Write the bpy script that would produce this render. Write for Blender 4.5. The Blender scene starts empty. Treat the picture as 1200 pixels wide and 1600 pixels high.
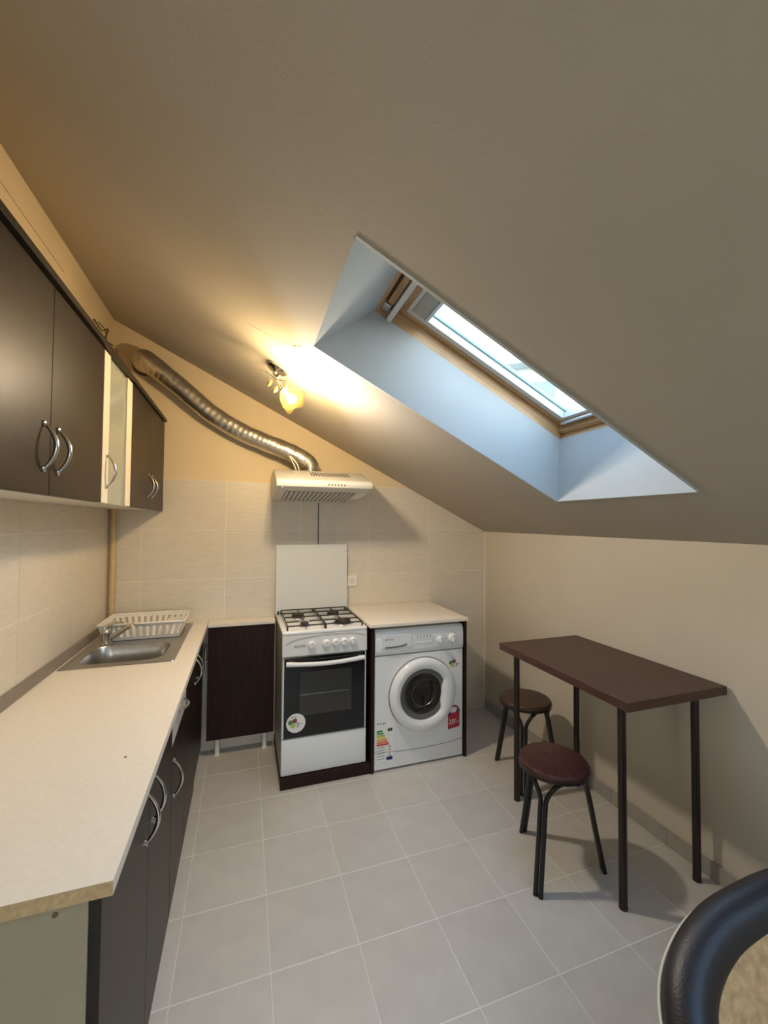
import bpy, bmesh, math, random
from mathutils import Vector, Matrix
random.seed(7)
PI = math.pi
SC = bpy.context.scene
COL = SC.collection

# ------------------------------------------------------------------ camera
def make_camera():
    yaw, pitch, roll, f = 0.325115, 0.0282876, 0.0073745, 644.181
    loc = Vector((0.80203, 0.01137, 1.49601))
    fw = Vector((math.sin(yaw), math.cos(yaw), 0)); rt = Vector((math.cos(yaw), -math.sin(yaw), 0)); up = Vector((0, 0, 1))
    fw2 = fw * math.cos(pitch) + up * math.sin(pitch)
    up2 = up * math.cos(pitch) - fw * math.sin(pitch)
    r2 = rt * math.cos(roll) + up2 * math.sin(roll)
    u2 = up2 * math.cos(roll) - rt * math.sin(roll)
    cd = bpy.data.cameras.new('camera'); cam = bpy.data.objects.new('camera', cd); COL.objects.link(cam)
    cd.sensor_fit = 'HORIZONTAL'; cd.sensor_width = 36; cd.lens = f * 36 / 1200; cd.clip_start = 0.02
    m = Matrix((r2, u2, -fw2)).transposed().to_4x4(); m.translation = loc
    cam.matrix_world = m
    SC.camera = cam
make_camera()

# ------------------------------------------------------------------ world, exposure
W = bpy.data.worlds.new('sky'); SC.world = W; W.use_nodes = True
bg = W.node_tree.nodes['Background']
_nt = W.node_tree; _tc = _nt.nodes.new('ShaderNodeTexCoord'); _sp = _nt.nodes.new('ShaderNodeSeparateXYZ'); _mr = _nt.nodes.new('ShaderNodeMapRange')
_mr.inputs['From Min'].default_value = -1; _rp = _nt.nodes.new('ShaderNodeValToRGB')
_nt.links.new(_tc.outputs['Generated'], _sp.inputs[0]); _nt.links.new(_sp.outputs['Z'], _mr.inputs['Value']); _nt.links.new(_mr.outputs[0], _rp.inputs[0]); _nt.links.new(_rp.outputs[0], bg.inputs[0])
SKY = [(0.49, (0.13, 0.12, 0.105)), (0.505, (1.35, 1.30, 1.22)), (0.66, (1.0, 1.06, 1.10)), (1.0, (0.25, 0.55, 1.0))]     # ground, hazy horizon, blue zenith
for _i, (_p, _c) in enumerate(SKY):
    _e = _rp.color_ramp.elements[_i] if _i < 2 else _rp.color_ramp.elements.new(_p)
    _e.position = _p; _e.color = (*_c, 1)
bg.inputs[1].default_value = 5.6
SC.view_settings.view_transform = 'Standard'; SC.view_settings.look = 'None'
SC.view_settings.gamma = 1.0; SC.view_settings.use_curve_mapping = False
SC.view_settings.exposure = 0.2
SC.cycles.use_denoising = True
SC.cycles.max_bounces = 10; SC.cycles.diffuse_bounces = 6; SC.cycles.transparent_max_bounces = 12
SC.cycles.sample_clamp_indirect = 6.0
SC.cycles.caustics_reflective = False; SC.cycles.caustics_refractive = False

# room constants (metres): left wall x=0, back wall y=D, ceiling slopes down to the right
D = 2.988; XR = 2.69; YR = -2.30
CZ = 2.769; SL = (2.769 - 1.4375) / 2.687
NX, NZ = 0.444048, 0.896003                       # ceiling normal (pointing up and out)
def cz(x): return CZ - SL * x
def xr(y): return XR + 0.012 * (D - y)
SD = Vector((NZ, 0, -NX)); ND = Vector((NX, 0, NZ))

# portals: daylight enters through the roof window and the added windows behind the camera
def portal(loc, rot, sx, sy):
    l = bpy.data.lights.new('window_portal', 'AREA'); l.shape = 'RECTANGLE'; l.size = sx; l.size_y = sy
    l.cycles.is_portal = True
    o = bpy.data.objects.new('window_portal', l); COL.objects.link(o); o.matrix_world = Matrix.Translation(loc) @ rot
ADDED_REAR_WINDOWS = [(0.20, 1.35, 0.25, 2.10)]     # x0,x1,z0,z1 in the rear wall; unseen, added to bring in daylight
_m = Matrix((SD, Vector((0, 1, 0)), ND)).transposed().to_4x4()
ROOF_WINDOWS = [(1.036, 1.733), (-0.78, 0.02), (-1.78, -0.98)]        # y ranges of the roof windows; the last two are unseen, added for daylight
for _i, (_a, _b) in enumerate(ROOF_WINDOWS):
    _x = 0.70 if _i else 0.0                                             # the added rear ones are lengthened to let in more daylight
    portal(Vector((1.33, (_a + _b) / 2, 2.44)) + SD * (0.565 - _x / 2) + ND * 0.16, _m, 1.06 + _x, _b - _a - 0.03)
for (a, b, c, d) in ADDED_REAR_WINDOWS:
    portal(Vector(((a + b) / 2, YR - 0.14, (c + d) / 2)), Matrix.Rotation(PI / 2, 4, 'X'), b - a, d - c)

# ------------------------------------------------------------------ helpers
class MB:
    def __init__(self): self.bm = bmesh.new()
    def box(self, x0, x1, y0, y1, z0, z1, bev=0, seg=2):
        return self.obox(Matrix.Translation(((x0 + x1) / 2, (y0 + y1) / 2, (z0 + z1) / 2)), abs(x1 - x0), abs(y1 - y0), abs(z1 - z0), bev, seg)
    def obox(self, m, sx, sy, sz, bev=0, seg=2):
        r = bmesh.ops.create_cube(self.bm, size=1.0, matrix=m @ Matrix.Diagonal((sx, sy, sz, 1)))
        if bev:
            ed = list({e for v in r['verts'] for e in v.link_edges})
            bmesh.ops.bevel(self.bm, geom=ed, offset=bev, segments=seg, affect='EDGES', profile=0.5)
        return self
    def poly(self, pts, vec, bev=0):
        """prism: polygon pts (3D) extruded along vec"""
        vec = Vector(vec)
        a = [self.bm.verts.new(p) for p in pts]; b = [self.bm.verts.new(Vector(p) + vec) for p in pts]
        n = len(pts); fs = [self.bm.faces.new(a[::-1]), self.bm.faces.new(b)]
        for i in range(n): fs.append(self.bm.faces.new((a[i], a[(i + 1) % n], b[(i + 1) % n], b[i])))
        bmesh.ops.recalc_face_normals(self.bm, faces=fs)
        if bev:
            ed = list({e for f in fs for e in f.edges})
            bmesh.ops.bevel(self.bm, geom=ed, offset=bev, segments=2, affect='EDGES', profile=0.5)
        return self
    def grid(self, rows, close_u=False, close_v=False, cap=False):
        """rows of points -> quads"""
        vs = [[self.bm.verts.new(p) for p in r] for r in rows]
        nu = len(vs); nv = len(vs[0]); fs = []
        for i in range(nu if close_u else nu - 1):
            for j in range(nv if close_v else nv - 1):
                a, b = vs[i], vs[(i + 1) % nu]
                fs.append(self.bm.faces.new((a[j], a[(j + 1) % nv], b[(j + 1) % nv], b[j])))
        if cap and close_v:
            fs.append(self.bm.faces.new(vs[0][::-1])); fs.append(self.bm.faces.new(vs[-1]))
        bmesh.ops.recalc_face_normals(self.bm, faces=fs)
        return self
    def tube(self, path, r, n=12, closed=False, cap=True, flat=1.0):
        path = [Vector(p) for p in path]; m = len(path)
        rad = r if hasattr(r, '__len__') else [r] * m
        T = []
        for i in range(m):
            if closed: t = path[(i + 1) % m] - path[i - 1]
            else: t = path[min(i + 1, m - 1)] - path[max(i - 1, 0)]
            T.append(t.normalized())
        ref = Vector((0, 0, 1)) if abs(T[0].z) < 0.9 else Vector((1, 0, 0))
        N = (ref - T[0] * ref.dot(T[0])).normalized(); rows = []
        for i in range(m):
            N = (N - T[i] * N.dot(T[i]))
            N = N.normalized() if N.length > 1e-6 else T[i].orthogonal().normalized()
            Bv = T[i].cross(N)
            rows.append([path[i] + (N * math.cos(2 * PI * k / n) * flat + Bv * math.sin(2 * PI * k / n)) * rad[i] for k in range(n)])
        return self.grid(rows, closed, True, cap and not closed)
    def lathe(self, prof, m=None, n=32, cap=True):
        """prof: list of (radius, height); axis is local z of m"""
        m = m or Matrix.Identity(4)
        rows = [[m @ Vector((r * math.cos(2 * PI * k / n), r * math.sin(2 * PI * k / n), h)) for k in range(n)] for r, h in prof]
        return self.grid(rows, False, True, cap)
    def build(self, name, mat, parent=None, smooth=None, sub=0):
        me = bpy.data.meshes.new(name); self.bm.normal_update(); self.bm.to_mesh(me); self.bm.free()
        o = bpy.data.objects.new(name, me); COL.objects.link(o)
        if mat: me.materials.append(mat)
        if smooth is not None:
            for p in me.polygons: p.use_smooth = True
            me.set_sharp_from_angle(angle=math.radians(smooth))
        if sub:
            md = o.modifiers.new('sub', 'SUBSURF'); md.levels = sub; md.render_levels = sub
        if parent: adopt(o, parent)
        return o
def adopt(o, parent):
    o.parent = parent
    # parts are modelled in world space; parents are unrotated empties or meshes at their own place
    loc = Vector((0, 0, 0)); p = parent
    while p is not None: loc = loc + p.location; p = p.parent
    if parent.type == 'EMPTY' or loc.length: o.matrix_parent_inverse = Matrix.Translation(-loc)
    if parent.parent is not None and parent.type != 'EMPTY':
        o.matrix_parent_inverse = Matrix.Identity(4)
    return o
def tag(o, label=None, cat=None, group=None, kind=None):
    if label: o['label'] = label
    if cat: o['category'] = cat
    if group: o['group'] = group
    if kind: o['kind'] = kind
    return o
def thing(name, loc, label, cat, group=None):
    o = bpy.data.objects.new(name, None); COL.objects.link(o); o.location = loc; o.empty_display_size = 0.1
    return tag(o, label, cat, group)
def part_label(o, label): o['label'] = label; return o
def copy_tree(o, parent=None):
    c = o.copy(); COL.objects.link(c); c.parent = parent
    for ch in o.children: copy_tree(ch, c)
    return c
def struct(name, mb, mat, label=None, parent=None, smooth=None):
    o = mb.build(name, mat, parent, smooth)
    return tag(o, label, None, None, 'structure')
def bez(pts, n=8):
    """Catmull-Rom through pts"""
    P = [Vector(p) for p in pts]; out = []
    for i in range(len(P) - 1):
        p0 = P[max(i - 1, 0)]; p1 = P[i]; p2 = P[i + 1]; p3 = P[min(i + 2, len(P) - 1)]
        for k in range(n):
            t = k / n
            out.append(0.5 * ((2 * p1) + (p2 - p0) * t + (2 * p0 - 5 * p1 + 4 * p2 - p3) * t * t + (3 * p1 - p0 - 3 * p2 + p3) * t ** 3))
    out.append(P[-1]); return out

def mat(name, col, rough=0.5, metal=0.0, var=0.0, scale=20.0, bump=0.0, bscale=None, stretch=None, coat=0.0, emit=None, estr=0.0, spec=0.5, col2=None, detail=4.0, objvar=0.0, rot=None):
    m = bpy.data.materials.new(name); m.use_nodes = True
    nt = m.node_tree; b = nt.nodes['Principled BSDF']
    b.inputs['Base Color'].default_value = (*col, 1); b.inputs['Roughness'].default_value = rough
    b.inputs['Metallic'].default_value = metal; b.inputs['Specular IOR Level'].default_value = spec
    b.inputs['Coat Weight'].default_value = coat
    if emit: b.inputs['Emission Color'].default_value = (*emit, 1); b.inputs['Emission Strength'].default_value = estr
    tc = nt.nodes.new('ShaderNodeTexCoord'); mp = nt.nodes.new('ShaderNodeMapping')
    if rot:
        m0 = nt.nodes.new('ShaderNodeMapping'); m0.inputs['Rotation'].default_value = rot
        nt.links.new(tc.outputs['Object'], m0.inputs[0]); nt.links.new(m0.outputs[0], mp.inputs[0])
    else: nt.links.new(tc.outputs['Object'], mp.inputs[0])
    if stretch: mp.inputs['Scale'].default_value = stretch
    last = None
    if var or col2:
        nz = nt.nodes.new('ShaderNodeTexNoise'); nz.inputs['Scale'].default_value = scale; nz.inputs['Detail'].default_value = detail
        nt.links.new(mp.outputs[0], nz.inputs['Vector'])
        rp = nt.nodes.new('ShaderNodeValToRGB'); rp.color_ramp.elements[0].position = 0.3; rp.color_ramp.elements[1].position = 0.7
        c2 = col2 or tuple(min(1, c * (1 + var)) for c in col); c1 = col if col2 else tuple(c * (1 - var) for c in col)
        rp.color_ramp.elements[0].color = (*c1, 1); rp.color_ramp.elements[1].color = (*c2, 1)
        nt.links.new(nz.outputs['Fac'], rp.inputs[0]); last = rp.outputs[0]
        nt.links.new(last, b.inputs['Base Color'])
    if objvar:
        oi = nt.nodes.new('ShaderNodeObjectInfo'); mr = nt.nodes.new('ShaderNodeMapRange')
        mr.inputs['To Min'].default_value = 1 - objvar; mr.inputs['To Max'].default_value = 1 + objvar
        nt.links.new(oi.outputs['Random'], mr.inputs['Value'])
        mx = nt.nodes.new('ShaderNodeVectorMath'); mx.operation = 'SCALE'
        if last: nt.links.new(last, mx.inputs[0])
        else: mx.inputs[0].default_value = col
        nt.links.new(mr.outputs[0], mx.inputs['Scale']); nt.links.new(mx.outputs[0], b.inputs['Base Color'])
    if bump:
        n2 = nt.nodes.new('ShaderNodeTexNoise'); n2.inputs['Scale'].default_value = bscale or scale * 4; n2.inputs['Detail'].default_value = 3
        nt.links.new(mp.outputs[0], n2.inputs['Vector'])
        bp = nt.nodes.new('ShaderNodeBump'); bp.inputs['Strength'].default_value = bump; bp.inputs['Distance'].default_value = 0.004
        nt.links.new(n2.outputs['Fac'], bp.inputs['Height']); nt.links.new(bp.outputs[0], b.inputs['Normal'])
    return m
def glassy(name, tint, clear, rough=0.05, diff=0.0):
    """thin pane: transparent + gloss (+ some diffuse for frosted glass)"""
    m = bpy.data.materials.new(name); m.use_nodes = True; nt = m.node_tree
    for n in list(nt.nodes):
        if n.type != 'OUTPUT_MATERIAL': nt.nodes.remove(n)
    out = nt.nodes['Material Output']
    tr = nt.nodes.new('ShaderNodeBsdfTransparent'); tr.inputs[0].default_value = (*clear, 1)
    gl = nt.nodes.new('ShaderNodeBsdfGlossy'); gl.inputs['Roughness'].default_value = rough; gl.inputs[0].default_value = (1, 1, 1, 1)
    lw = nt.nodes.new('ShaderNodeLayerWeight'); lw.inputs[0].default_value = 0.5
    pw = nt.nodes.new('ShaderNodeMath'); pw.operation = 'POWER'; pw.inputs[1].default_value = 5.0; nt.links.new(lw.outputs['Facing'], pw.inputs[0])
    fr = nt.nodes.new('ShaderNodeMath'); fr.operation = 'MULTIPLY_ADD'; fr.inputs[1].default_value = 0.9; fr.inputs[2].default_value = 0.04; nt.links.new(pw.outputs[0], fr.inputs[0])
    base = tr
    if diff:
        df = nt.nodes.new('ShaderNodeBsdfDiffuse'); df.inputs[0].default_value = (*tint, 1)
        mx = nt.nodes.new('ShaderNodeMixShader'); mx.inputs[0].default_value = diff
        nt.links.new(tr.outputs[0], mx.inputs[1]); nt.links.new(df.outputs[0], mx.inputs[2]); base = mx
    m2 = nt.nodes.new('ShaderNodeMixShader')
    nt.links.new(fr.outputs[0], m2.inputs[0]); nt.links.new(base.outputs[0], m2.inputs[1]); nt.links.new(gl.outputs[0], m2.inputs[2])
    nt.links.new(m2.outputs[0], out.inputs[0])
    return m

M = {}
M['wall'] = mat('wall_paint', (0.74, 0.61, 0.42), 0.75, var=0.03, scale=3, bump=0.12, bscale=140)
M['knee'] = mat('dimmed_wall_paint', (0.59, 0.53, 0.43), 0.75, var=0.03, scale=3, bump=0.12, bscale=140)  # same paint as the walls, darkened in colour to offset the lamp's light
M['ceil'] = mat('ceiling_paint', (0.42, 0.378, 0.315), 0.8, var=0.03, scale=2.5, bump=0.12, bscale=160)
M['dimmed_white'] = mat('dimmed_reveal_paint', (0.43, 0.465, 0.48), 0.6, var=0.02, scale=6, bump=0.05, bscale=120)  # white plaster, greyed in colour to hold down the skylight's brightness
M['walltile'] = mat('wall_tile', (0.69, 0.635, 0.55), 0.34, var=0.05, scale=10, bump=0.35, bscale=40, stretch=(1.2, 1.2, 9), objvar=0.02)
M['grout'] = mat('wall_grout', (0.88, 0.82, 0.72), 0.85, var=0.04, scale=40)
M['floortile'] = mat('floor_tile', (0.57, 0.54, 0.495), 0.30, var=0.05, scale=9, bump=0.10, bscale=90, objvar=0.035)
M['floorgrout'] = mat('floor_grout', (0.76, 0.73, 0.68), 0.85, var=0.06, scale=60)
M['skirt'] = mat('skirting_tile', (0.36, 0.34, 0.30), 0.35, var=0.06, scale=20)
M['wenge'] = mat('wenge_laminate', (0.017, 0.010, 0.006), 0.38, spec=0.28, var=0.25, scale=14, stretch=(6, 6, 0.6), bump=0.08, bscale=160)
M['wenge_matt'] = mat('dark_panel', (0.022, 0.009, 0.007), 0.5, spec=0.2, var=0.3, scale=18, stretch=(5, 5, 0.5))
M['tabletop'] = mat('mahogany_laminate', (0.065, 0.028, 0.019), 0.42, var=0.35, scale=22, stretch=(6, 0.7, 6), bump=0.05)
M['tablemetal'] = mat('brown_tube', (0.022, 0.011, 0.009), 0.35, var=0.1)
M['cream_lam'] = mat('cream_worktop', (0.80, 0.735, 0.645), 0.42, var=0.03, scale=60, bump=0.05, bscale=300)
M['cream_edge'] = mat('worktop_edging', (0.70, 0.66, 0.58), 0.5, var=0.03)
M['raw_edge'] = mat('bare_chipboard_edge', (0.42, 0.29, 0.15), 0.8, var=0.15, scale=120)
M['carcass'] = mat('white_melamine', (0.72, 0.68, 0.58), 0.5, var=0.02)
M['cream_stile'] = mat('cream_stile', (0.74, 0.66, 0.54), 0.45, var=0.02)
M['drawer'] = mat('pale_grey_front', (0.56, 0.55, 0.52), 0.4, var=0.02)
M['chrome'] = mat('chrome', (0.62, 0.60, 0.57), 0.16, 1.0)
M['steel'] = mat('brushed_steel', (0.46, 0.45, 0.43), 0.30, 1.0, var=0.08, scale=30, stretch=(1, 8, 1))
M['alu_strip'] = mat('grey_strip', (0.25, 0.22, 0.19), 0.4, 0.3, var=0.06, scale=40)
M['foil'] = mat('aluminium_foil', (0.58, 0.55, 0.50), 0.34, 1.0, var=0.10, scale=30, bump=0.25, bscale=70)
M['enamel'] = mat('white_enamel', (0.78, 0.79, 0.80), 0.25, coat=0.3)
M['enamel_shade'] = mat('white_enamel_shade', (0.42, 0.40, 0.37), 0.4)  # darker copy of the white enamel, shade of the stove's side in the colour
M['panel_grey'] = mat('panel_grey', (0.66, 0.68, 0.68), 0.35)
M['fascia'] = mat('fascia_white', (0.72, 0.75, 0.78), 0.3)
M['end_panel'] = mat('shaded_end_panel', (0.27, 0.23, 0.15), 0.6, var=0.04)  # cream board darkened to tan, its shade put into the colour
M['seam'] = mat('shadow_gap_rubber', (0.10, 0.10, 0.10), 0.7)
M['black_glass'] = mat('black_oven_glass', (0.006, 0.006, 0.007), 0.06)
M['oven_win'] = mat('oven_window', (0.035, 0.035, 0.035), 0.12)
M['iron'] = mat('cast_iron', (0.022, 0.018, 0.017), 0.55)
M['plastic_w'] = mat('white_plastic', (0.84, 0.81, 0.76), 0.4)
M['hood'] = mat('hood_enamel', (0.66, 0.64, 0.60), 0.35)
M['hood_mesh'] = mat('hood_filter', (0.20, 0.20, 0.19), 0.5)
M['dark'] = mat('dark_slot', (0.02, 0.02, 0.02), 0.6)
M['pipe'] = mat('yellowed_pipe', (0.62, 0.46, 0.22), 0.5, var=0.06)
M['pine'] = mat('varnished_pine', (0.50, 0.31, 0.15), 0.35, var=0.20, scale=10, stretch=(10, 0.8, 10), bump=0.05)
M['pine_x'] = mat('varnished_pine_long', (0.50, 0.31, 0.15), 0.35, var=0.20, scale=10, stretch=(0.8, 10, 10), bump=0.05, rot=(0, -0.4601, 0))
M['pine_dark'] = mat('dark_wood_gap', (0.12, 0.06, 0.03), 0.6)
M['sash_white'] = mat('sash_white', (0.66, 0.67, 0.66), 0.35)
M['blind'] = mat('blind_fabric', (0.42, 0.41, 0.36), 0.7)
M['alu'] = mat('aluminium', (0.62, 0.64, 0.66), 0.35, 0.6)
M['pane'] = glassy('window_glass', (1, 1, 1), (0.94, 0.97, 0.97))
M['frost'] = glassy('frosted_glass', (0.55, 0.58, 0.52), (0.75, 0.80, 0.76), 0.12, 0.45)
M['porthole'] = mat('porthole_glass', (0.02, 0.018, 0.016), 0.04, coat=0.5)
M['leather'] = mat('black_leather', (0.014, 0.013, 0.017), 0.42, bump=0.18, bscale=260)
M['plush'] = mat('beige_plush', (0.50, 0.34, 0.18), 0.9, var=0.22, scale=60, bump=0.8, bscale=300)
M['piping'] = mat('cream_piping', (0.72, 0.66, 0.52), 0.6)
M['vinyl'] = mat('maroon_vinyl', (0.060, 0.018, 0.016), 0.40, var=0.35, scale=40, bump=0.5, bscale=45)
M['vinyl_brown'] = mat('brown_vinyl', (0.055, 0.026, 0.017), 0.45, var=0.25, scale=40, bump=0.4, bscale=45)
M['blacktube'] = mat('black_tube', (0.010, 0.009, 0.010), 0.28)
M['amber'] = mat('amber_glass', (0.75, 0.36, 0.06), 0.15)
M['print'] = mat('grey_print', (0.10, 0.10, 0.11), 0.6)
M['paper'] = mat('white_label', (0.80, 0.80, 0.78), 0.5)
M['facade'] = mat('pale_render', (0.75, 0.76, 0.76), 0.8, var=0.03, scale=2)
M['facade_glass'] = mat('blue_glazing', (0.18, 0.33, 0.40), 0.15)
M['facade_trim'] = mat('facade_metal', (0.40, 0.46, 0.46), 0.5)
def flat(name, c): return mat(name, c, 0.5)

# ================================================================== STRUCTURE
# ---- floor: grout bed and tiles
fl = struct('floor', MB().box(-0.1, 2.95, YR - 0.1, D + 0.1, -0.12, -0.0009), M['floorgrout'], 'grey ceramic tile floor with pale grout')
T = 0.3045; G = 0.0026
xs = [0.603 + T * k for k in range(-2, 8)]; ys = [D - 0.304 * k for k in range(0, 20)]
cache = {}
for xa in xs:
    for yb in ys:
        x0, x1 = max(xa, 0.001), min(xa + T, 2.74); y1, y0 = yb - 0.001, max(yb - 0.304, YR)
        if x1 - x0 < 0.02 or y1 - y0 < 0.02: continue
        w, h = x1 - x0 - G, y1 - y0 - G; key = (round(w, 3), round(h, 3))
        if key not in cache:
            mb = MB().box(-w / 2, w / 2, -h / 2, h / 2, -0.010, 0.0, 0.0009, 1)
            me = bpy.data.meshes.new('floor_tile'); mb.bm.to_mesh(me); mb.bm.free(); me.materials.append(M['floortile']); cache[key] = me
        o = bpy.data.objects.new('floor_tile', cache[key]); COL.objects.link(o)
        o.location = ((x0 + x1) / 2, (y0 + y1) / 2, random.uniform(-0.0003, 0.0)); o.parent = fl

# ---- walls
wl = struct('wall_left', MB().box(-0.14, 0.0, YR - 0.14, D + 0.14, -0.1, 3.0), M['wall'], 'warm beige plastered wall with wall tiles above the worktop')
wb = struct('wall_back', MB().poly([(0, D, -0.1), (2.95, D, -0.1), (2.95, D, cz(2.95) + 0.02), (0, D, CZ + 0.02)], (0, 0.14, 0)), M['wall'], 'beige back wall, tiled up to the cooker hood')
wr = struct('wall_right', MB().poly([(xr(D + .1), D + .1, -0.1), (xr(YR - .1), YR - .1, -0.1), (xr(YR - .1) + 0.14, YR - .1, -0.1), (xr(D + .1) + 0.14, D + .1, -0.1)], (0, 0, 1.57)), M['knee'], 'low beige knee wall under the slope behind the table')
# trim the knee wall top to the slope: its top is hidden above the ceiling slab
mb = MB()
zs = sorted({-0.1, 3.0})
def rear_piece(x0, x1, z0, z1): mb.box(x0, x1, YR - 0.14, YR, z0, z1)
rw = ADDED_REAR_WINDOWS
rear_piece(-0.1, rw[0][0], -0.1, 3.0); rear_piece(rw[0][1], 2.95, -0.1, 3.0)
for (a, b, c, d) in rw: rear_piece(a, b, -0.1, c); rear_piece(a, b, d, 3.0)
struct('wall_rear', mb, M['wall'], 'beige rear wall with one added window')
for i, (a, b, c, d) in enumerate(rw):
    fr = MB()
    for (p, q_, r, s) in ((a, a + .05, c, d), (b - .05, b, c, d), (a + .05, b - .05, c, c + .05), (a + .05, b - .05, d - .05, d)): fr.box(p, q_, YR - .11, YR - .04, r, s, 0.004)
    wdw = struct('window_%d' % (i + 4), fr, M['sash_white'], 'unseen white framed window added in the rear wall for daylight')
    MB().box(a + .05, b - .05, YR - .08, YR - .074, c + .05, d - .05).build('pane', M['pane'], wdw)

# ---- ceiling with the skylight opening
OX0, OX1, OY0, OY1 = 1.063, 2.321, 1.036, 1.733
mb = MB()
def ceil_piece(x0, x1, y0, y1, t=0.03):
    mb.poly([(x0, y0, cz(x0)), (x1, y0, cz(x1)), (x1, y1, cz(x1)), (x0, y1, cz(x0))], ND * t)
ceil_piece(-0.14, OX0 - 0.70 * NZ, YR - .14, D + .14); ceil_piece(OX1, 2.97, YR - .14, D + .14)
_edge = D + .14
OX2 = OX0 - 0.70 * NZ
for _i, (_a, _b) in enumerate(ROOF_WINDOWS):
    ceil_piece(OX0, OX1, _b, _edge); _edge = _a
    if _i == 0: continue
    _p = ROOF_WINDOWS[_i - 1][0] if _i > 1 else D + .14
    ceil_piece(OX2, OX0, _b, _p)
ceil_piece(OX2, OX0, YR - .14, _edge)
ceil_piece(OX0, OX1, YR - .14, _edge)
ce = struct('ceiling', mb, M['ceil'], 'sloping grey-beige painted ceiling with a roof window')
# hairline plaster crack with two chips near the opening
def ceil_pt(x, y, d=0.0): return Vector((x, y, cz(x))) - ND * d
crack = MB()
crack.tube([ceil_pt(x, y) for x, y in ((0.80, 1.90), (0.90, 1.885), (0.98, 1.862), (1.0, 1.83), (1.02, 1.80), (1.05, 1.79))], 0.0007, 5)
crack.tube([ceil_pt(0.993, 1.845), ceil_pt(1.002, 1.832)], 0.0022, 6); crack.tube([ceil_pt(1.012, 1.815), ceil_pt(1.015, 1.808)], 0.0022, 6)
crack.build('plaster_crack', M['pine_dark'], ce)

# ---- skylight reveal: four lining panels from the ceiling to the roof window
HO = Vector((1.33, 0, 2.44)); LO = Vector((2.34, 0, 1.940))   # high and low ends at the window frame
hi = Vector((OX0, 0, cz(OX0))) - ND * 0.003; lo = Vector((OX1, 0, cz(OX1))) - ND * 0.003
Y = lambda p, y: Vector((p.x + (0.0015 if p.x < 1.7 else -0.0015), y, p.z)); RY_A, RY_B = OY0 + .0015, OY1 - .0015
reveal = struct('trim_1', MB().poly([Y(hi, RY_B), Y(lo, RY_B), Y(LO, RY_B), Y(HO, RY_B)], (0, 0.012, 0)), M['dimmed_white'], 'white plastered reveal around the roof window')
MB().poly([Y(hi, RY_A), Y(lo, RY_A), Y(LO, RY_A), Y(HO, RY_A)], (0, -0.012, 0)).build('reveal_panel', M['dimmed_white'], reveal)
MB().poly([Y(hi, RY_A), Y(hi, RY_B), Y(HO, RY_B), Y(HO, RY_A)], (-0.010, 0, 0.012)).build('reveal_panel', M['dimmed_white'], reveal)
MB().poly([Y(lo, RY_A), Y(lo, RY_B), Y(LO, RY_B), Y(LO, RY_A)], (0.012, 0, 0.0)).build('reveal_panel', M['dimmed_white'], reveal)

# ---- roof window (window_1): local coords s along slope (0..LW), y, o = height above the inner plane
LW = (LO - HO).length
RM = Matrix((SD, Vector((0, 1, 0)), ND)).transposed().to_4x4(); RM.translation = HO
def rbox(mb, s0, s1, y0, y1, o0, o1, bev=0.002):
    mb.obox(RM @ Matrix.Translation(((s0 + s1) / 2, (y0 + y1) / 2, (o0 + o1) / 2)), s1 - s0, y1 - y0, o1 - o0, bev); return mb
w1 = struct('window_1', rbox(MB(), 0.0, LW, OY1 + 0.001, OY1 + 0.05, 0.0, 0.13), M['pine_x'], 'pine roof window in the sloping ceiling with pale blind at its head')
rbox(MB(), 0.0, LW, OY0 - 0.05, OY0 - 0.001, 0.0, 0.13).build('frame_rail', M['pine_x'], w1)
rbox(MB(), LW + 0.002, LW + 0.05, OY0 - .05, OY1 + .05, 0.0, 0.13).build('frame_rail', M['pine'], w1)
rbox(MB(), -0.05, -0.002, OY0 - .05, OY1 + .05, 0.0, 0.13).build('frame_rail', M['pine'], w1)
# head board with the dark ventilation gap
rbox(MB(), 0.0, 0.016, OY0, OY1 - .002, 0.004, 0.03).build('frame_bead', M['pine'], w1)
rbox(MB(), 0.016, 0.085, OY0, OY1 - .002, 0.045, 0.13).build('head_recess', M['pine_dark'], w1)
rbox(MB(), 0.030, 0.058, OY0, OY1 - .075, 0.022, 0.046, 0.004).build('ventilation_flap', M['pine'], w1)
rbox(MB(), 0.018, 0.055, OY1 - .060, OY1 - .012, 0.018, 0.046, 0.006).build('hinge_cover', M['alu'], w1)
rbox(MB(), 0.062, 0.085, OY0, OY1 - .006, -0.012, 0.012, 0.003).build('control_bar', M['sash_white'], w1)
# stepped inner bead of the frame at the foot
rbox(MB(), LW - 0.030, LW, OY0, OY1 - .002, 0.03, 0.06).build('frame_bead', M['pine'], w1)
# sash (pine) with white lined inner edge, glass
SY0, SY1, S0, S1 = OY0 + .005, OY1 - .005, 0.090, LW - 0.008
for (a, b, c, d, k) in ((S0, S1, SY1 - .018, SY1, 'pine_x'), (S0, S1, SY0, SY0 + .018, 'pine_x'), (S0, S0 + .034, SY0 + .018, SY1 - .018, 'pine'), (S1 - .045, S1, SY0 + .018, SY1 - .018, 'pine')):
    rbox(MB(), a, b, c, d, 0.062, 0.105).build('sash_rail', M[k], w1)
iy0, iy1, i0, i1 = SY0 + .018, SY1 - .018, S0 + .034, S1 - .045
for (a, b, c, d) in ((i0, i1, iy1 - .032, iy1), (i0, i1, iy0, iy0 + .032), (i0, i0 + .018, iy0 + .032, iy1 - .032), (i1 - .018, i1, iy0 + .032, iy1 - .032)):
    rbox(MB(), a, b, c, d, 0.070, 0.130).build('glazing_bead', M['sash_white'], w1)
rbox(MB(), i0 + .012, i1 - .012, iy0 + .012, iy1 - .012, 0.118, 0.122, 0).build('pane', M['pane'], w1)
g = MB()
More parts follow.
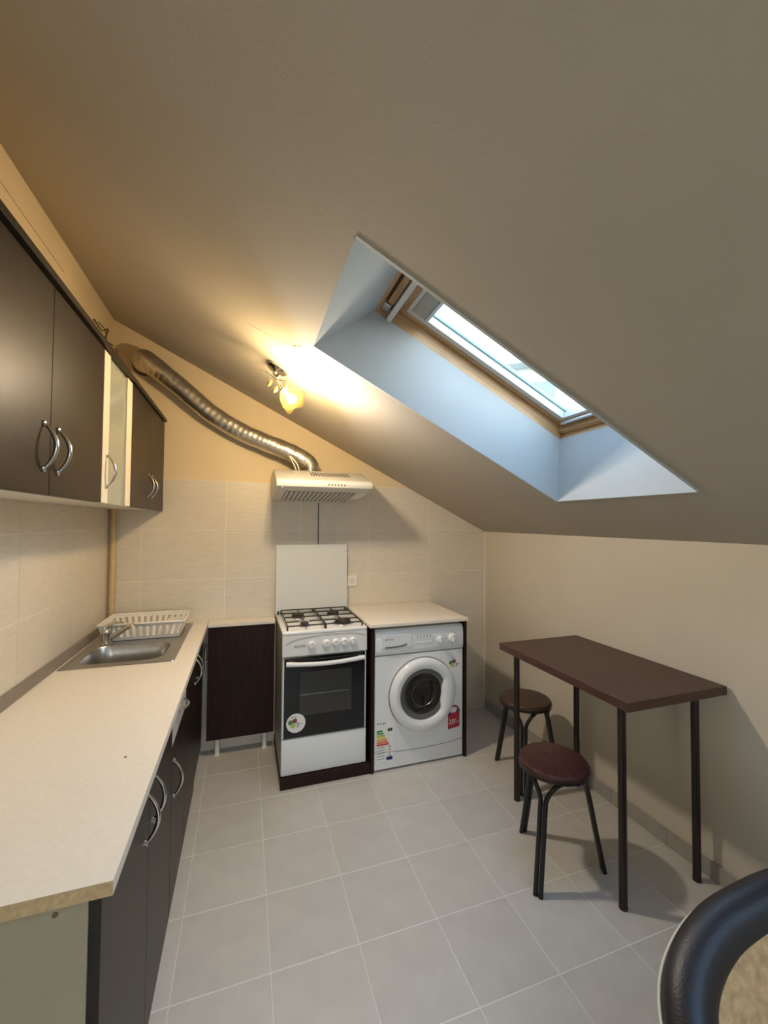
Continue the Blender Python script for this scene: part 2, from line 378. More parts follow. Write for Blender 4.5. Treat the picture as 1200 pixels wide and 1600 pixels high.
for (a, b, c, d) in ((i0 + .018, i1 - .018, iy1 - .038, iy1 - .032), (i0 + .018, i1 - .018, iy0 + .032, iy0 + .038)): rbox(g, a, b, c, d, 0.108, 0.117, 0)
g.build('gasket', flat('teal_gasket', (0.25, 0.45, 0.47)), w1)
bl = rbox(MB(), i0 + .018, i0 + .085, iy0 + .033, iy1 - .033, 0.066, 0.110, 0.004).build('roller_blind', M['blind'], w1)
rbox(MB(), i0 + .085, i0 + .103, iy0 + .033, iy1 - .033, 0.064, 0.104, 0.004).build('blind_bar', M['alu'], bl)
lt = MB(); lt.tube([RM @ Vector((LW - .052, y, 0.052)) for y in (OY0 + .2, OY0 + .35, OY1 - .04)], 0.008, 10); lt.build('latch_bar', M['alu'], w1, 40)

# ---- two plain unseen roof windows, added behind the camera as extra daylight
hi2, HO2, EX = hi - SD * 0.70, HO - SD * 0.70, -0.70
for i, (_a, _b) in enumerate(ROOF_WINDOWS[1:]):
    rv = struct('trim_%d' % (i + 2), MB().poly([Y(hi2, _b - .0015), Y(lo, _b - .0015), Y(LO, _b - .0015), Y(HO2, _b - .0015)], (0, 0.012, 0)), M['dimmed_white'], 'white plastered reveal of an unseen roof window added for daylight')
    MB().poly([Y(hi2, _a + .0015), Y(lo, _a + .0015), Y(LO, _a + .0015), Y(HO2, _a + .0015)], (0, -0.012, 0)).build('reveal_panel', M['dimmed_white'], rv)
    MB().poly([Y(hi2, _a), Y(hi2, _b), Y(HO2, _b), Y(HO2, _a)], (-0.010, 0, 0.012)).build('reveal_panel', M['dimmed_white'], rv)
    MB().poly([Y(lo, _a), Y(lo, _b), Y(LO, _b), Y(LO, _a)], (0.012, 0, 0.0)).build('reveal_panel', M['dimmed_white'], rv)
    ww = struct('window_%d' % (i + 2), rbox(MB(), EX, LW, _b - .035, _b + .05, 0.001, 0.13), M['pine_x'], 'unseen pine roof window added behind the camera for daylight')
    rbox(MB(), EX, LW, _a - .05, _a + .035, 0.001, 0.13).build('frame_rail', M['pine_x'], ww)
    rbox(MB(), LW - .04, LW + 0.05, _a + .035, _b - .035, 0.001, 0.13).build('frame_rail', M['pine'], ww)
    rbox(MB(), EX - 0.05, EX + 0.06, _a + .035, _b - .035, 0.001, 0.13).build('frame_rail', M['pine'], ww)
    rbox(MB(), EX + 0.05, LW - .03, _a + .03, _b - .03, 0.118, 0.122, 0).build('pane', M['pane'], ww)

# ---- wall tiles (0.50 x 0.33), clipped by the ceiling slope
def clip_slope(poly):
    """clip polygon (x,z) below the ceiling line"""
    out = []; f = lambda p: cz(p[0]) - 0.004 - p[1]
    for i in range(len(poly)):
        a, b = poly[i], poly[(i + 1) % len(poly)]; fa, fb = f(a), f(b)
        if fa >= 0: out.append(a)
        if (fa >= 0) != (fb >= 0):
            t = fa / (fa - fb); out.append((a[0] + (b[0] - a[0]) * t, a[1] + (b[1] - a[1]) * t))
    return out
zrows = [1.775 - 0.3275 * k for k in range(0, 6)]
gb = MB(); gp = clip_slope([(0.0, 0.0), (XR, 0.0), (XR, 1.775), (0.0, 1.775)])
gb.poly([(x, D, z) for x, z in gp], (0, -0.006, 0)); gb.build('tile_bed', M['grout'], wb)
for zt in zrows:
    for xa in [0.18 + 0.5 * k for k in range(-1, 6)]:
        x0, x1 = max(xa, 0.004) + .0015, min(xa + 0.5, XR - 0.002) - .0015; z1, z0 = zt - .0015, max(zt - 0.3275, 0.0) + .0015
        if x1 - x0 < .02 or z1 - z0 < .02: continue
        pl = clip_slope([(x0, z0), (x1, z0), (x1, z1), (x0, z1)])
        if len(pl) < 3: continue
        MB().poly([(x, D - 0.006, z) for x, z in pl], (0, -0.0012, 0)).build('wall_tile', M['walltile'], wb)
MB().box(0.0, 0.006, 0.3, D - .01, 0.0, 1.60).build('tile_bed', M['grout'], wl)
for zt in zrows[1:4] + [1.60]:
    for yb in [2.91 - 0.5 * k for k in range(-1, 6)]:
        z0 = 1.4475 if zt == 1.60 else zt - 0.3275
        if zt == 1.60: z1, z0 = 1.60, 1.4475
        else: z1, z0 = zt, zt - 0.3275
        y0, y1 = max(yb - 0.5, 0.3) + .001, min(yb, D - 0.012) - .001
        if y1 - y0 < .02: continue
        MB().box(0.006, 0.0072, y0 + .0005, y1 - .0005, z0 + .0015, z1 - .0015).build('wall_tile', M['walltile'], wl)

# hairline crack under the ceiling on the left wall
MB().tube([(0.0, 1.30, 2.640), (0.0, 1.55, 2.648), (0.0, 1.80, 2.640), (0.0, 2.05, 2.637), (0.0, 2.24, 2.634)], 0.0012, 5).build('plaster_crack', M['pine_dark'], wl)

# ---- skirting along the knee wall, one tile after another
sk = struct('baseboard_right', MB().poly([(xr(D - .01) - .001, D - .011, 0.0005), (xr(YR) - .001, YR + .01, 0.0005), (xr(YR) - .004, YR + .01, 0.0005), (xr(D - .01) - .004, D - .011, 0.0005)], (0, 0, 0.072)), M['floorgrout'], 'grey tile skirting along the knee wall')
y = D - .012
while y > YR + .02:
    y2 = max(y - 0.304, YR + .012)
    MB().poly([(xr(y) - .004, y - .001, 0.001), (xr(y2) - .004, y2 + .001, 0.001), (xr(y2) - .011, y2 + .001, 0.001), (xr(y) - .011, y - .001, 0.001)], (0, 0, 0.074)).build('skirting_tile', M['skirt'], sk)
    y = y2

# ---- the neighbouring building seen through the roof window
def neighbour():
    ang = math.radians(38); dist = 13.0
    d = Vector((math.sin(ang), math.cos(ang), 0)); r = Vector((math.cos(ang), -math.sin(ang), 0))
    base = Vector((0.8, 0, -9)) + d * dist
    t = thing('apartment_building', base, 'pale neighbouring building with balconies seen through the roof window', 'building')
    R = Matrix((r, d, Vector((0, 0, 1)))).transposed().to_4x4(); R.translation = base
    def bx(name, m, x0, x1, y0, y1, z0, z1, parent=t):
        mb = MB(); mb.obox(R @ Matrix.Translation(((x0 + x1) / 2, (y0 + y1) / 2, (z0 + z1) / 2)), x1 - x0, y1 - y0, z1 - z0); return mb.build(name, m, parent)
    bx('wall', M['facade'], -9, 9, 0, 6, 0, 15.2)
    bx('roof_edge', M['facade_trim'], -9.3, 9.3, -0.5, 6, 15.2, 15.45)
    for k in range(6):
        z = 1.5 + 2.8 * k
        if z < 15: bx('balcony_slab', M['facade'], -8, 8, -1.3, 0, z - 0.22, z)
        if z < 14: bx('railing', M['facade_trim'], -8, 8, -1.3, -1.24, z + 0.95, z + 1.02)
        for j in range(7):
            x = -7.4 + 2.3 * j
            if z < 13.5:
                w_ = bx('window', M['facade_trim'], x, x + 1.3, -0.04, 0.02, z + 0.5, z + 2.1)
                mb = MB(); mb.obox(R @ Matrix.Translation((x + .65, -0.06, z + 1.3)), 1.14, 0.03, 1.44); mb.build('pane', M['facade_glass'], t)
                bx('baluster', M['facade_trim'], x - .5, x - .44, -1.28, -1.22, z, z + 0.95)
neighbour()

# ================================================================== KITCHEN CABINETS
def bow_handle(p0, p1, out, name='handle', parent=None, lift=0.030, w=0.0062):
    """arched bow handle between p0 and p1, bowing along out"""
    p0, p1, out = Vector(p0), Vector(p1), Vector(out); n = 14
    path = []; rad = []
    for i in range(n + 1):
        t = i / n; path.append(p0.lerp(p1, t) + out * (lift * math.sin(PI * t) ** 0.8)); rad.append(w * (0.55 + 0.45 * math.sin(PI * t)))
    mb = MB(); mb.tube(path, rad, 10)
    for p in (p0, p1): mb.lathe([(0.0085, -0.001), (0.0085, 0.004), (0.006, 0.006)], Matrix.Translation(p) @ out.to_track_quat('Z', 'Y').to_matrix().to_4x4(), 14)
    return mb.build(name, M['chrome'], parent, 40)

UX, UZ0, UZ1 = 0.300, 1.572, 2.142
def carcass_boards(t, y0, y1, m, x0=0.0, x1=UX - .02, z0=UZ0, z1=UZ1, back=0.012):
    mb = MB(); th = 0.016; x0 += back
    mb.box(x0, x1, y0 + .0005, y0 + th, z0, z1); mb.box(x0, x1, y1 - th, y1 - .0005, z0, z1)
    mb.box(x0, x1, y0 + th, y1 - th, z0, z0 + th); mb.box(x0, x1, y0 + th, y1 - th, z1 - th, z1); mb.box(x0, x0 + .006, y0 + th, y1 - th, z0 + th, z1 - th)
    return mb.build('carcass', m, t)
def dark_door(t, y0, y1, z0, z1, x0, th=0.019, m='wenge'):
    return MB().box(x0, x0 + th, y0 + .0012, y1 - .0012, z0, z1, 0.0012, 1).build('door', M[m], t)
def upper_cabinet(y0, ym, y1, label):
    t = thing('wall_cabinet', (0.15, (y0 + y1) / 2, UZ0), label, 'cabinet', 'dark double-door wall cabinets')
    carcass_boards(t, y0, y1, M['carcass'])
    for (a, b, hy) in ((y0, ym, ym - 0.042), (ym, y1, ym + 0.045)):
        d = dark_door(t, a, b, UZ0 - .006, UZ1 - .006, UX - .0195)
        bow_handle((UX, hy, 1.632), (UX, hy, 1.752), (1, 0, 0), 'handle', d)
    return t
upper_cabinet(0.925, 1.352, 1.7775, 'dark brown two-door wall cabinet farthest from the extractor duct')
upper_cabinet(2.180, 2.575, 2.982, 'dark brown two-door wall cabinet beside the glass-fronted one, in the wall corner')
t = thing('glass_cabinet', (0.15, 1.98, UZ0), 'narrow wall cabinet with frosted glass door between cream stiles', 'cabinet')
carcass_boards(t, 1.7785, 2.179, M['carcass'])
MB().box(0.02, UX - .03, 1.795, 2.163, 1.90, 1.916).build('shelf', M['carcass'], t)
d = MB().box(UX - .0195, UX, 1.780, 1.850, UZ0 - .006, UZ1 - .006, 0.0012, 1).build('door', M['cream_stile'], t)
MB().box(UX - .0195, UX, 2.098, 2.1775, UZ0 - .006, UZ1 - .006, 0.0012, 1).build('stile', M['cream_stile'], d)
MB().box(UX - .013, UX - .008, 1.850, 2.098, UZ0 - .006, UZ1 - .006).build('glass', M['frost'], d)
bow_handle((UX, 1.826, 1.628), (UX, 1.826, 1.748), (1, 0, 0), 'handle', d)
tag(MB().box(0.012, UX + .012, 0.915, 2.984, UZ1 + .0005, UZ1 + .0215, 0.0015, 1).build('cornice_board', M['wenge'], None), 'long dark brown board lying along the tops of the wall cabinets', 'board')
# loose wire ends and a sagging cable above the wall cabinets
wm = MB(); wm.tube(bez([(0.004, 2.62, 2.60), (0.03, 2.66, 2.56), (0.05, 2.70, 2.585), (0.03, 2.73, 2.54), (0.06, 2.77, 2.52)], 6), 0.004, 6)
wm.tube(bez([(0.004, 2.70, 2.62), (0.03, 2.73, 2.58), (0.02, 2.80, 2.50), (0.06, 2.84, 2.50), (0.05, 2.86, 2.54)], 6), 0.003, 6)
tag(wm.build('loose_wires', M['pine_dark'], None, 60), 'loose dark wire ends poking out of the wall above the cabinets', 'wire')

# ---- base units
CX = 0.586; CT = 0.849; CTH = 0.026; BX = 0.546; BZ = 0.07; BT = CT - CTH
def base_unit(name, y0, y1, label, cat='cabinet', end=False):
    t = thing(name, (0.28, (y0 + y1) / 2, 0), label, cat, 'dark base cabinets under the long worktop')
    return t
def base_carcass(t, y0, y1, top=True, near_mat='carcass'):
    mb = MB(); th = 0.017; x0, x1 = 0.014, BX - .001
    mb.box(x0, x1, y0 + .0005, y0 + th, 0.02, BT - .0005); mb.box(x0, x1, y1 - th, y1 - .0005, 0.02, BT - .0005)
    mb.box(x0, x1, y0 + th, y1 - th, BZ, BZ + th); mb.box(x0, x0 + .005, y0 + th, y1 - th, BZ + th, BT - .0005)
    mb.build('carcass', M[near_mat], t)
    MB().box(BX - .07, BX - .055, y0 + .0175, y1 - .0175, 0.0, BZ - .001).build('plinth', M['wenge_matt'], t)
    for yy in (y0 + .06, y1 - .06): MB().lathe([(0.016, 0), (0.016, 0.004), (0.012, 0.006), (0.012, 0.0705)], Matrix.Translation((0.10, yy, 0)), 12).build('foot', M['plastic_w'], t)
U1 = base_unit('base_cabinet', 0.905, 1.695, 'dark two-door base cabinet with bare cream end panel at the worktop end')
base_carcass(U1, 0.905, 1.695)
for (a, b, hy) in ((0.9055, 1.315, 1.275), (1.315, 1.695, 1.365)):
    d = dark_door(U1, a, b, BZ, BT - .004, BX)
    bow_handle((BX + .019, hy, 0.640), (BX + .019, hy, 0.770), (1, 0, 0), 'handle', d)
part_label(MB().box(0.014, BX - .0005, 0.9030, 0.9052, 0.02, BT - .0005).build('end_panel', M['end_panel'], U1), 'bare cream end panel with shade in its colour')
MB().lathe([(0.0045, 0), (0.0045, 0.002), (0.002, 0.0025)], Matrix.Translation((0.496, 0.9030, 0.802)) @ Matrix.Rotation(PI / 2, 4, 'X'), 12).build('screw_cap', M['pine_dark'], U1)
U2 = base_unit('drawer_cabinet', 1.697, 2.062, 'narrow base cabinet with pale grey drawer above a dark door')
base_carcass(U2, 1.697, 2.062)
dr = MB().box(BX, BX + .019, 1.6985, 2.0605, 0.678, BT - .004, 0.0012, 1).build('drawer', M['drawer'], U2); part_label(dr, 'pale grey drawer front')
bow_handle((BX + .019, 1.83, 0.752), (BX + .019, 1.95, 0.752), (1, 0, 0), 'handle', dr)
d = dark_door(U2, 1.698, 2.062, BZ, 0.675, BX)
bow_handle((BX + .019, 1.745, 0.475), (BX + .019, 1.745, 0.605), (1, 0, 0), 'handle', d)
U3 = base_unit('sink_cabinet', 2.064, 2.85, 'dark two-door base cabinet under the steel sink')
base_carcass(U3, 2.064, 2.85, near_mat='wenge_matt')
for (a, b, hy) in ((2.064, 2.465, 2.425), (2.465, 2.85, 2.505)):
    d = dark_door(U3, a, b, BZ if a < 2.4 else BZ + .035, BT - .004, BX)
    bow_handle((BX + .019, hy, 0.640), (BX + .019, hy, 0.770), (1, 0, 0), 'handle', d)

# ---- worktop with the cut-out for the sink bowl
mb = MB(); bx0, bx1, by0, by1 = 0.085, 0.445, 2.205, 2.515; WY0, WY1 = 0.889, D - .011
for (a, b, c, d_) in ((0.011, CX, WY0, by0), (0.011, CX, by1, WY1), (0.011, bx0, by0, by1), (bx1, CX, by0, by1)): mb.box(a, b, c, d_, CT - CTH, CT)
wt = tag(mb.build('worktop', M['cream_lam'], None), 'long cream laminate worktop running along the left wall to the corner', 'worktop')
part_label(MB().box(CX, CX + .0015, WY0, WY1, CT - CTH, CT - .0008).build('edge_band', M['cream_edge'], wt), 'pale grey edging')
part_label(MB().box(0.011, CX + .001, WY0 - .0012, WY0, CT - CTH, CT - .0008).build('bare_end', M['raw_edge'], wt), 'bare brown chipboard end')
MB().lathe([(0.004, 0), (0.004, 0.0006)], Matrix.Translation((0.501, 1.329, CT - .0001)), 10).build('burn_mark', M['pine_dark'], wt)
tag(MB().poly([(0.0105, 0.90, CT + .0008), (0.034, 0.90, CT + .0008), (0.030, 0.90, CT + .010), (0.016, 0.90, CT + .036), (0.0105, 0.90, CT + .038)], (0, D - .012 - .90, 0)).build('worktop_upstand', M['alu_strip'], None), 'grey-brown sealing strip between the worktop and left wall tiles', 'strip')

# ---- sink
sk_ = thing('kitchen_sink', (0.27, 2.5, CT), 'brushed steel inset sink with one rounded bowl and a drainer', 'sink')
def rrect(x0, x1, y0, y1, r, z, n=6):
    pts = []
    for (cx, cy, a0) in ((x1 - r, y1 - r, 0), (x0 + r, y1 - r, PI / 2), (x0 + r, y0 + r, PI), (x1 - r, y0 + r, 1.5 * PI)):
        for k in range(n + 1):
            a = a0 + (PI / 2) * k / n; pts.append(Vector((cx + r * math.cos(a), cy + r * math.sin(a), z)))
    return pts
SX0, SX1, SYa, SYb = 0.042, 0.500, 2.160, 2.930
b0 = (0.088, 0.442, 2.208, 2.512)
rows = [rrect(SX0, SX1, SYa, SYb, 0.012, CT + .0006), rrect(SX0 + .002, SX1 - .002, SYa + .002, SYb - .002, 0.012, CT + .0035),
        rrect(SX0 + .012, SX1 - .012, SYa + .012, SYb - .012, 0.012, CT + .0035)]
mb = MB(); mb.grid(rows, False, True)
# deck between rim and bowl: one ring near the bowl, drainer plate behind
n1 = rrect(SX0 + .012, SX1 - .012, SYa + .012, 2.545, 0.012, CT + .0035); n2 = rrect(*b0, 0.075, CT + .0035)
mb.grid([n1, n2, rrect(b0[0] + .004, b0[1] - .004, b0[2] + .004, b0[3] - .004, 0.072, CT - .002), rrect(b0[0] + .012, b0[1] - .012, b0[2] + .012, b0[3] - .012, 0.068, CT - .06),
         rrect(b0[0] + .02, b0[1] - .02, b0[2] + .02, b0[3] - .02, 0.06, CT - .135), rrect(b0[0] + .05, b0[1] - .05, b0[2] + .05, b0[3] - .05, 0.05, CT - .150)], False, True)
mb.bm.faces.new([mb.bm.verts.new(p) for p in rrect(b0[0] + .05, b0[1] - .05, b0[2] + .05, b0[3] - .05, 0.05, CT - .150)])
mb.box(SX0 + .010, SX1 - .010, 2.535, SYb - .010, CT + .0008, CT + .0034)
mb.build('basin', M['steel'], sk_, 40)
for k in range(6): MB().box(0.10 + .06 * k, 0.115 + .06 * k, 2.60, 2.88, CT + .0033, CT + .0052, 0.0008, 1).build('drainer_rib', M['steel'], sk_)
MB().lathe([(0.028, 0), (0.028, 0.002), (0.020, 0.003), (0.006, 0.001)], Matrix.Translation((0.265, 2.36, CT - .1495)), 20).build('drain', M['chrome'], sk_, 40)

# ---- mixer tap
FX, FY, FZ = 0.128, 2.535, CT + .0045
tp = thing('mixer_tap', (FX, FY, FZ), 'chrome single-lever mixer tap on the sink beside the dish rack', 'tap')
MB().lathe([(0.028, 0), (0.029, 0.006), (0.024, 0.010), (0.022, 0.03), (0.024, 0.06), (0.025, 0.074), (0.022, 0.082)], Matrix.Translation((FX, FY, FZ)), 20).build('body', M['chrome'], tp, 40)
MB().tube([(FX + .008, FY, FZ + .028), (FX + .05, FY - .012, FZ + .056), (FX + .105, FY - .025, FZ + .094), (FX + .118, FY - .028, FZ + .098), (FX + .124, FY - .030, FZ + .086)], [0.014, 0.013, 0.012, 0.013, 0.0135], 12).build('spout', M['chrome'], tp, 40)
MB().tube(bez([(FX - .012, FY, FZ + .080), (FX, FY, FZ + .094), (FX + .035, FY - .008, FZ + .110), (FX + .08, FY - .02, FZ + .112)], 5), [0.016] * 3 + [0.015] * 3 + [0.012] * 3 + [0.008] * 3 + [0.006] * 4, 10, flat=0.6).build('lever', M['chrome'], tp, 50)

# ---- dish rack
rk = thing('dish_rack', (0.27, 2.72, CT + .0055), 'white plastic dish rack standing on the sink drainer', 'dish rack')
RX0, RX1, RY0, RY1, RZ = 0.070, 0.490, 2.575, 2.860, CT + .0055
RH = 0.088
def taper(u, v, w):   # u across x 0..1, v across y 0..1, w height 0..1
    ex = 0.028 * w; return Vector((RX0 + .03 - ex + (RX1 - RX0 - .06 + 2 * ex) * u, RY0 + .02 - ex * .7 + (RY1 - RY0 - .04 + 1.4 * ex) * v, RZ + RH * w))
MB().poly([taper(0, 0, 0.0), taper(1, 0, 0.0), taper(1, 1, 0.0), taper(0, 1, 0.0)], (0, 0, 0.006)).build('tray', M['plastic_w'], rk)
rim = MB(); rim.tube([taper(0, 0, 1), taper(.5, 0, 1), taper(1, 0, 1), taper(1, .5, 1), taper(1, 1, 1), taper(.5, 1, 1), taper(0, 1, 1), taper(0, .5, 1)], 0.0065, 8, closed=True); rim.build('rim', M['plastic_w'], rk, 50)
def slat(u0, u1, v0, v1, w0, w1, name='slat'):
    """panel on a side of the rack between heights w0 and w1"""
    n_ = Vector((0, 0.0035, 0)) if v0 == v1 else Vector((0.0035, 0, 0))
    p = [taper(u0, v0, w0), taper(u1, v1, w0), taper(u1, v1, w1), taper(u0, v0, w1)]
    MB().poly([q_ - n_ / 2 for q_ in p], n_).build(name, M['plastic_w'], rk)
for v in (0, 1):
    for k in range(12):
        u = 0.01 + k * 0.98 / 12; slat(u, u + .045, v, v, .18, .85)
    slat(0, 1, v, v, 0.0, .20, 'side_band'); slat(0, 1, v, v, .82, 1.0, 'side_band')
for u in (0, 1):
    for k in range(7):
        v = 0.01 + k * 0.98 / 7; slat(u, u, v, v + .075, .18, .85)
    slat(u, u, 0, 1, 0.0, .20, 'side_band'); slat(u, u, 0, 1, .82, 1.0, 'side_band')
# cutlery cup inside the right end
cu = MB(); cu.poly([taper(.80, .08, .06), taper(.98, .08, .06), taper(.98, .92, .06), taper(.80, .92, .06)], (0, 0, 0.004))
for (u0, v0, u1, v1) in ((.80, .08, .80, .92), (.80, .36, .98, .36), (.80, .64, .98, .64)):
    a, b = taper(u0, v0, .06), taper(u1, v1, .06); hgt = Vector((0, 0, 0.070)); w_ = Vector((0.003, 0, 0)) if u0 == u1 else Vector((0, .003, 0)); cu.poly([a, b, b + hgt, a + hgt], w_)
cu.build('cutlery_holder', M['plastic_w'], rk)
for k in range(9):
    u = 0.08 + k * 0.075
    a, b, c = taper(u, .15, .06), taper(u, .5, .45), taper(u, .85, .06); MB().tube([a, b, c], 0.0028, 6).build('plate_divider', M['plastic_w'], rk)

# ---- yellowed gas pipe in the corner
pp = MB(); pp.tube([(0.034, D - .034, CT + .0008), (0.034, D - .034, 1.2), (0.034, D - .034, UZ0 - .001)], 0.0145, 14)
tag(pp.build('gas_pipe', M['pipe'], None, 40), 'yellowed vertical pipe in the tiled corner beside the wall cabinets', 'pipe')

# ---- filler unit between worktop and stove, on two legs
ft = thing('filler_cabinet', (0.8, 2.92, 0), 'dark brown filler panel on two pale legs between the worktop and stove', 'cabinet')
FYF = 2.872
MB().box(0.592, 1.003, FYF, FYF + .018, 0.112, 0.826, 0.001, 1).build('front_panel', M['wenge_matt'], ft)
MB().box(0.592, 0.609, FYF + .018, D - .012, 0.112, 0.826).build('side_panel', M['wenge_matt'], ft)
MB().box(0.986, 1.003, FYF + .018, D - .012, 0.112, 0.826).build('side_panel', M['wenge_matt'], ft)
part_label(MB().box(0.590, 1.005, FYF - .012, D - .0115, 0.8265, 0.849, 0.0015, 1).build('top_board', M['cream_lam'], ft), 'cream laminate strip')
for x in (0.655, 0.948): MB().lathe([(0.019, 0), (0.019, 0.006), (0.015, 0.010), (0.015, 0.112)], Matrix.Translation((x, FYF + .035, 0)), 16).build('leg', M['plastic_w'], ft, 40)
# gas tap on a short riser beside the sink cabinet
gv = thing('gas_valve', (0.579, 2.861, 0.56), 'small chrome gas valve beside the sink cabinet', 'valve')
MB().lathe([(0.006, 0), (0.006, .05), (0.009, .052), (0.009, .066), (0.006, .068), (0.006, .10), (0.010, .102), (0.010, .112), (0.006, .114), (0.006, .135), (0.004, .15)], Matrix.Translation((0.579, 2.861, 0.56)), 12).build('body', M['chrome'], gv, 40)
MB().box(0.578, 0.592, 2.845, 2.850, 0.615, 0.623, 0.002).build('lever', M['chrome'], gv)

# ================================================================== STOVE
pb = tag(MB().box(1.012, 1.534, 2.412, 2.955, 0.0, 0.062, 0.001, 1).build('stove_plinth', M['wenge_matt'], None), 'dark brown plinth board under the white stove', 'plinth')
KX0, KX1, KY, KB, KZ0, KZ1 = 1.015, 1.513, 2.432, 2.945, 0.0625, 0.865
st = thing('gas_stove', (1.264, 2.69, KZ0), 'white gas stove with black glass oven door and raised white lid', 'stove')
MB().box(KX0, KX1, KY + .012, KB, KZ0, KZ1 - .012).build('body', M['enamel_shade'], st)
MB().box(KX0 - .002, KX1 + .002, KY - .006, KB + .002, KZ1 - .012, KZ1 + .008, 0.006, 3).build('hob', M['enamel'], st, 40)
hobz = KZ1 + .008
cp = MB().poly([(KX0 - .001, KY + .012, 0.733), (KX0 - .001, KY - .010, 0.733), (KX0 - .001, KY - .004, KZ1 - .0125), (KX0 - .001, KY + .012, KZ1 - .0125)], (KX1 - KX0 + .002, 0, 0), 0.003).build('control_panel', M['panel_grey'], st)
def knob(x, z, y, r, parent, m='enamel'):
    k = MB(); mt = Matrix.Translation((x, y, z)) @ Matrix.Rotation(PI / 2, 4, 'X')
    k.lathe([(r * 1.12, 0), (r * 1.12, 0.003), (r, 0.005), (r * .93, 0.018), (r * .80, 0.021), (0.0005, 0.0215)], mt, 24)
    o = k.build('knob', M[m], parent, 35)
    MB().box(x - r * .16, x + r * .16, y - .0265, y - .019, z - r * .8, z + r * .8, 0.0015, 1).build('knob_grip', M[m], o)
    MB().lathe([(r * .13, 0), (r * .13, 0.001)], Matrix.Translation((x, y - .0265, z + r * .55)) @ Matrix.Rotation(PI / 2, 4, 'X'), 8).build('knob_dot', M['dark'], o)
    return o
for x, z in ((1.180, 0.793), (1.264, 0.795), (1.320, 0.796), (1.372, 0.797), (1.424, 0.798)): knob(x, z, KY - .0075, 0.0205, st)
ar = MB(); ar.tube(bez([(1.035, KY - .0075, 0.805), (1.09, KY - .0068, 0.828), (1.20, KY - .0062, 0.843), (1.30, KY - .006, 0.847), (1.42, KY - .0062, 0.843), (1.495, KY - .0068, 0.828)], 6), 0.0016, 6); ar.build('panel_arc', M['enamel_shade'], st, 50)
MB().box(KX0 + .002, KX1 - .002, KY - .002, KY + .012, 0.272, 0.728, 0.004, 2).build('door_frame', M['enamel'], st)
dg = MB().box(KX0 + .012, KX1 - .012, KY - .008, KY - .002, 0.275, 0.727, 0.002, 1).build('oven_door', M['black_glass'], st); part_label(dg, 'black glass oven door')
MB().box(1.115, 1.420, KY - .0092, KY - .008, 0.395, 0.640, 0.0004, 1).build('oven_window', M['oven_win'], dg)
MB().tube([(1.116, KY - .0098, 0.512), (1.40, KY - .0098, 0.512)], 0.0016, 6).build('oven_rack', M['chrome'], dg)
hd = []
for i in range(13):
    t_ = i / 12; hd.append((KX0 + .020 + (KX1 - KX0 - .042) * t_, KY - .030 - .010 * math.sin(PI * t_), 0.697 + 0.002 - 0.010 * math.sin(PI * t_)))
h = MB().tube(hd, [0.0135] * 2 + [0.0125] * 9 + [0.0135] * 2, 12).build('oven_handle', M['enamel'], st, 50)
for x in (KX0 + .045, KX1 - .045): MB().box(x - .012, x + .012, KY - .030, KY - .007, 0.688, 0.706, 0.003).build('handle_mount', M['enamel'], h)
MB().box(KX0, KX1, KY - .004, KY + .012, 0.0655, 0.268, 0.006, 3).build('drawer', M['enamel'], st, 40)
# raised lid with hinges
tl = 0.012
MB().poly([(KX0 - .006, KB - .020, hobz + .004), (KX1 - .004, KB - .020, hobz + .004), (KX1 - .004, KB + .002, 1.345), (KX0 - .006, KB + .002, 1.345)], (0, 0.013, 0), 0.002).build('lid', M['panel_grey'], st)
for x in (KX0 + .012, KX1 - .022): MB().lathe([(0.006, 0), (0.006, .018), (0.003, .024)], Matrix.Translation((x, KB - .030, hobz)), 10).build('hinge', M['iron'], st, 40)
for z in (0.97, 1.27): MB().box(KX1 - .004, KX1 + .002, KB - .016, KB - .004, z, z + .012, 0.001, 1).build('lid_stop', M['plastic_w'], st)
# burners and pan supports
for (x, y, r) in ((1.145, 2.80, 0.040), (1.385, 2.82, 0.038), (1.155, 2.555, 0.026), (1.395, 2.565, 0.048)):
    b = MB().lathe([(r * 1.15, 0), (r * 1.15, .005), (r * .85, .008), (r * .85, .014), (r, .015), (r, .021), (r * .9, .023), (0.001, .023)], Matrix.Translation((x, y, hobz)), 24).build('burner', M['iron'], st, 35)
    MB().lathe([(r * 1.5, 0.0002), (r * 1.48, .0015), (r * 1.2, .002)], Matrix.Translation((x, y, hobz)), 28).build('burner_bowl', M['alu'], b, 35)
for (x0, x1) in ((1.045, 1.262), (1.268, 1.490)):
    g = MB(); zg = hobz + .026; r = 0.0042
    g.tube([(x0, 2.455, zg), (x1, 2.455, zg), (x1, 2.915, zg), (x0, 2.915, zg)], r, 6, closed=True)
    g.tube([(x0, 2.685, zg), (x1, 2.685, zg)], r, 6)
    for yc in (2.56, 2.81):
        xm = (x0 + x1) / 2
        g.tube([(x0, yc, zg), (xm - .03, yc, zg)], r, 6); g.tube([(x1, yc, zg), (xm + .03, yc, zg)], r, 6)
        ya, yb2 = (2.455, 2.685) if yc < 2.7 else (2.685, 2.915)
        g.tube([(xm, ya, zg), (xm, yc - .03, zg)], r, 6); g.tube([(xm, yb2, zg), (xm, yc + .03, zg)], r, 6)
    for (xx, yy) in ((x0, 2.455), (x1, 2.455), (x0, 2.915), (x1, 2.915)): g.tube([(xx, yy, hobz), (xx, yy, zg)], r, 6)
    g.build('pan_support', M['iron'], st, 50)

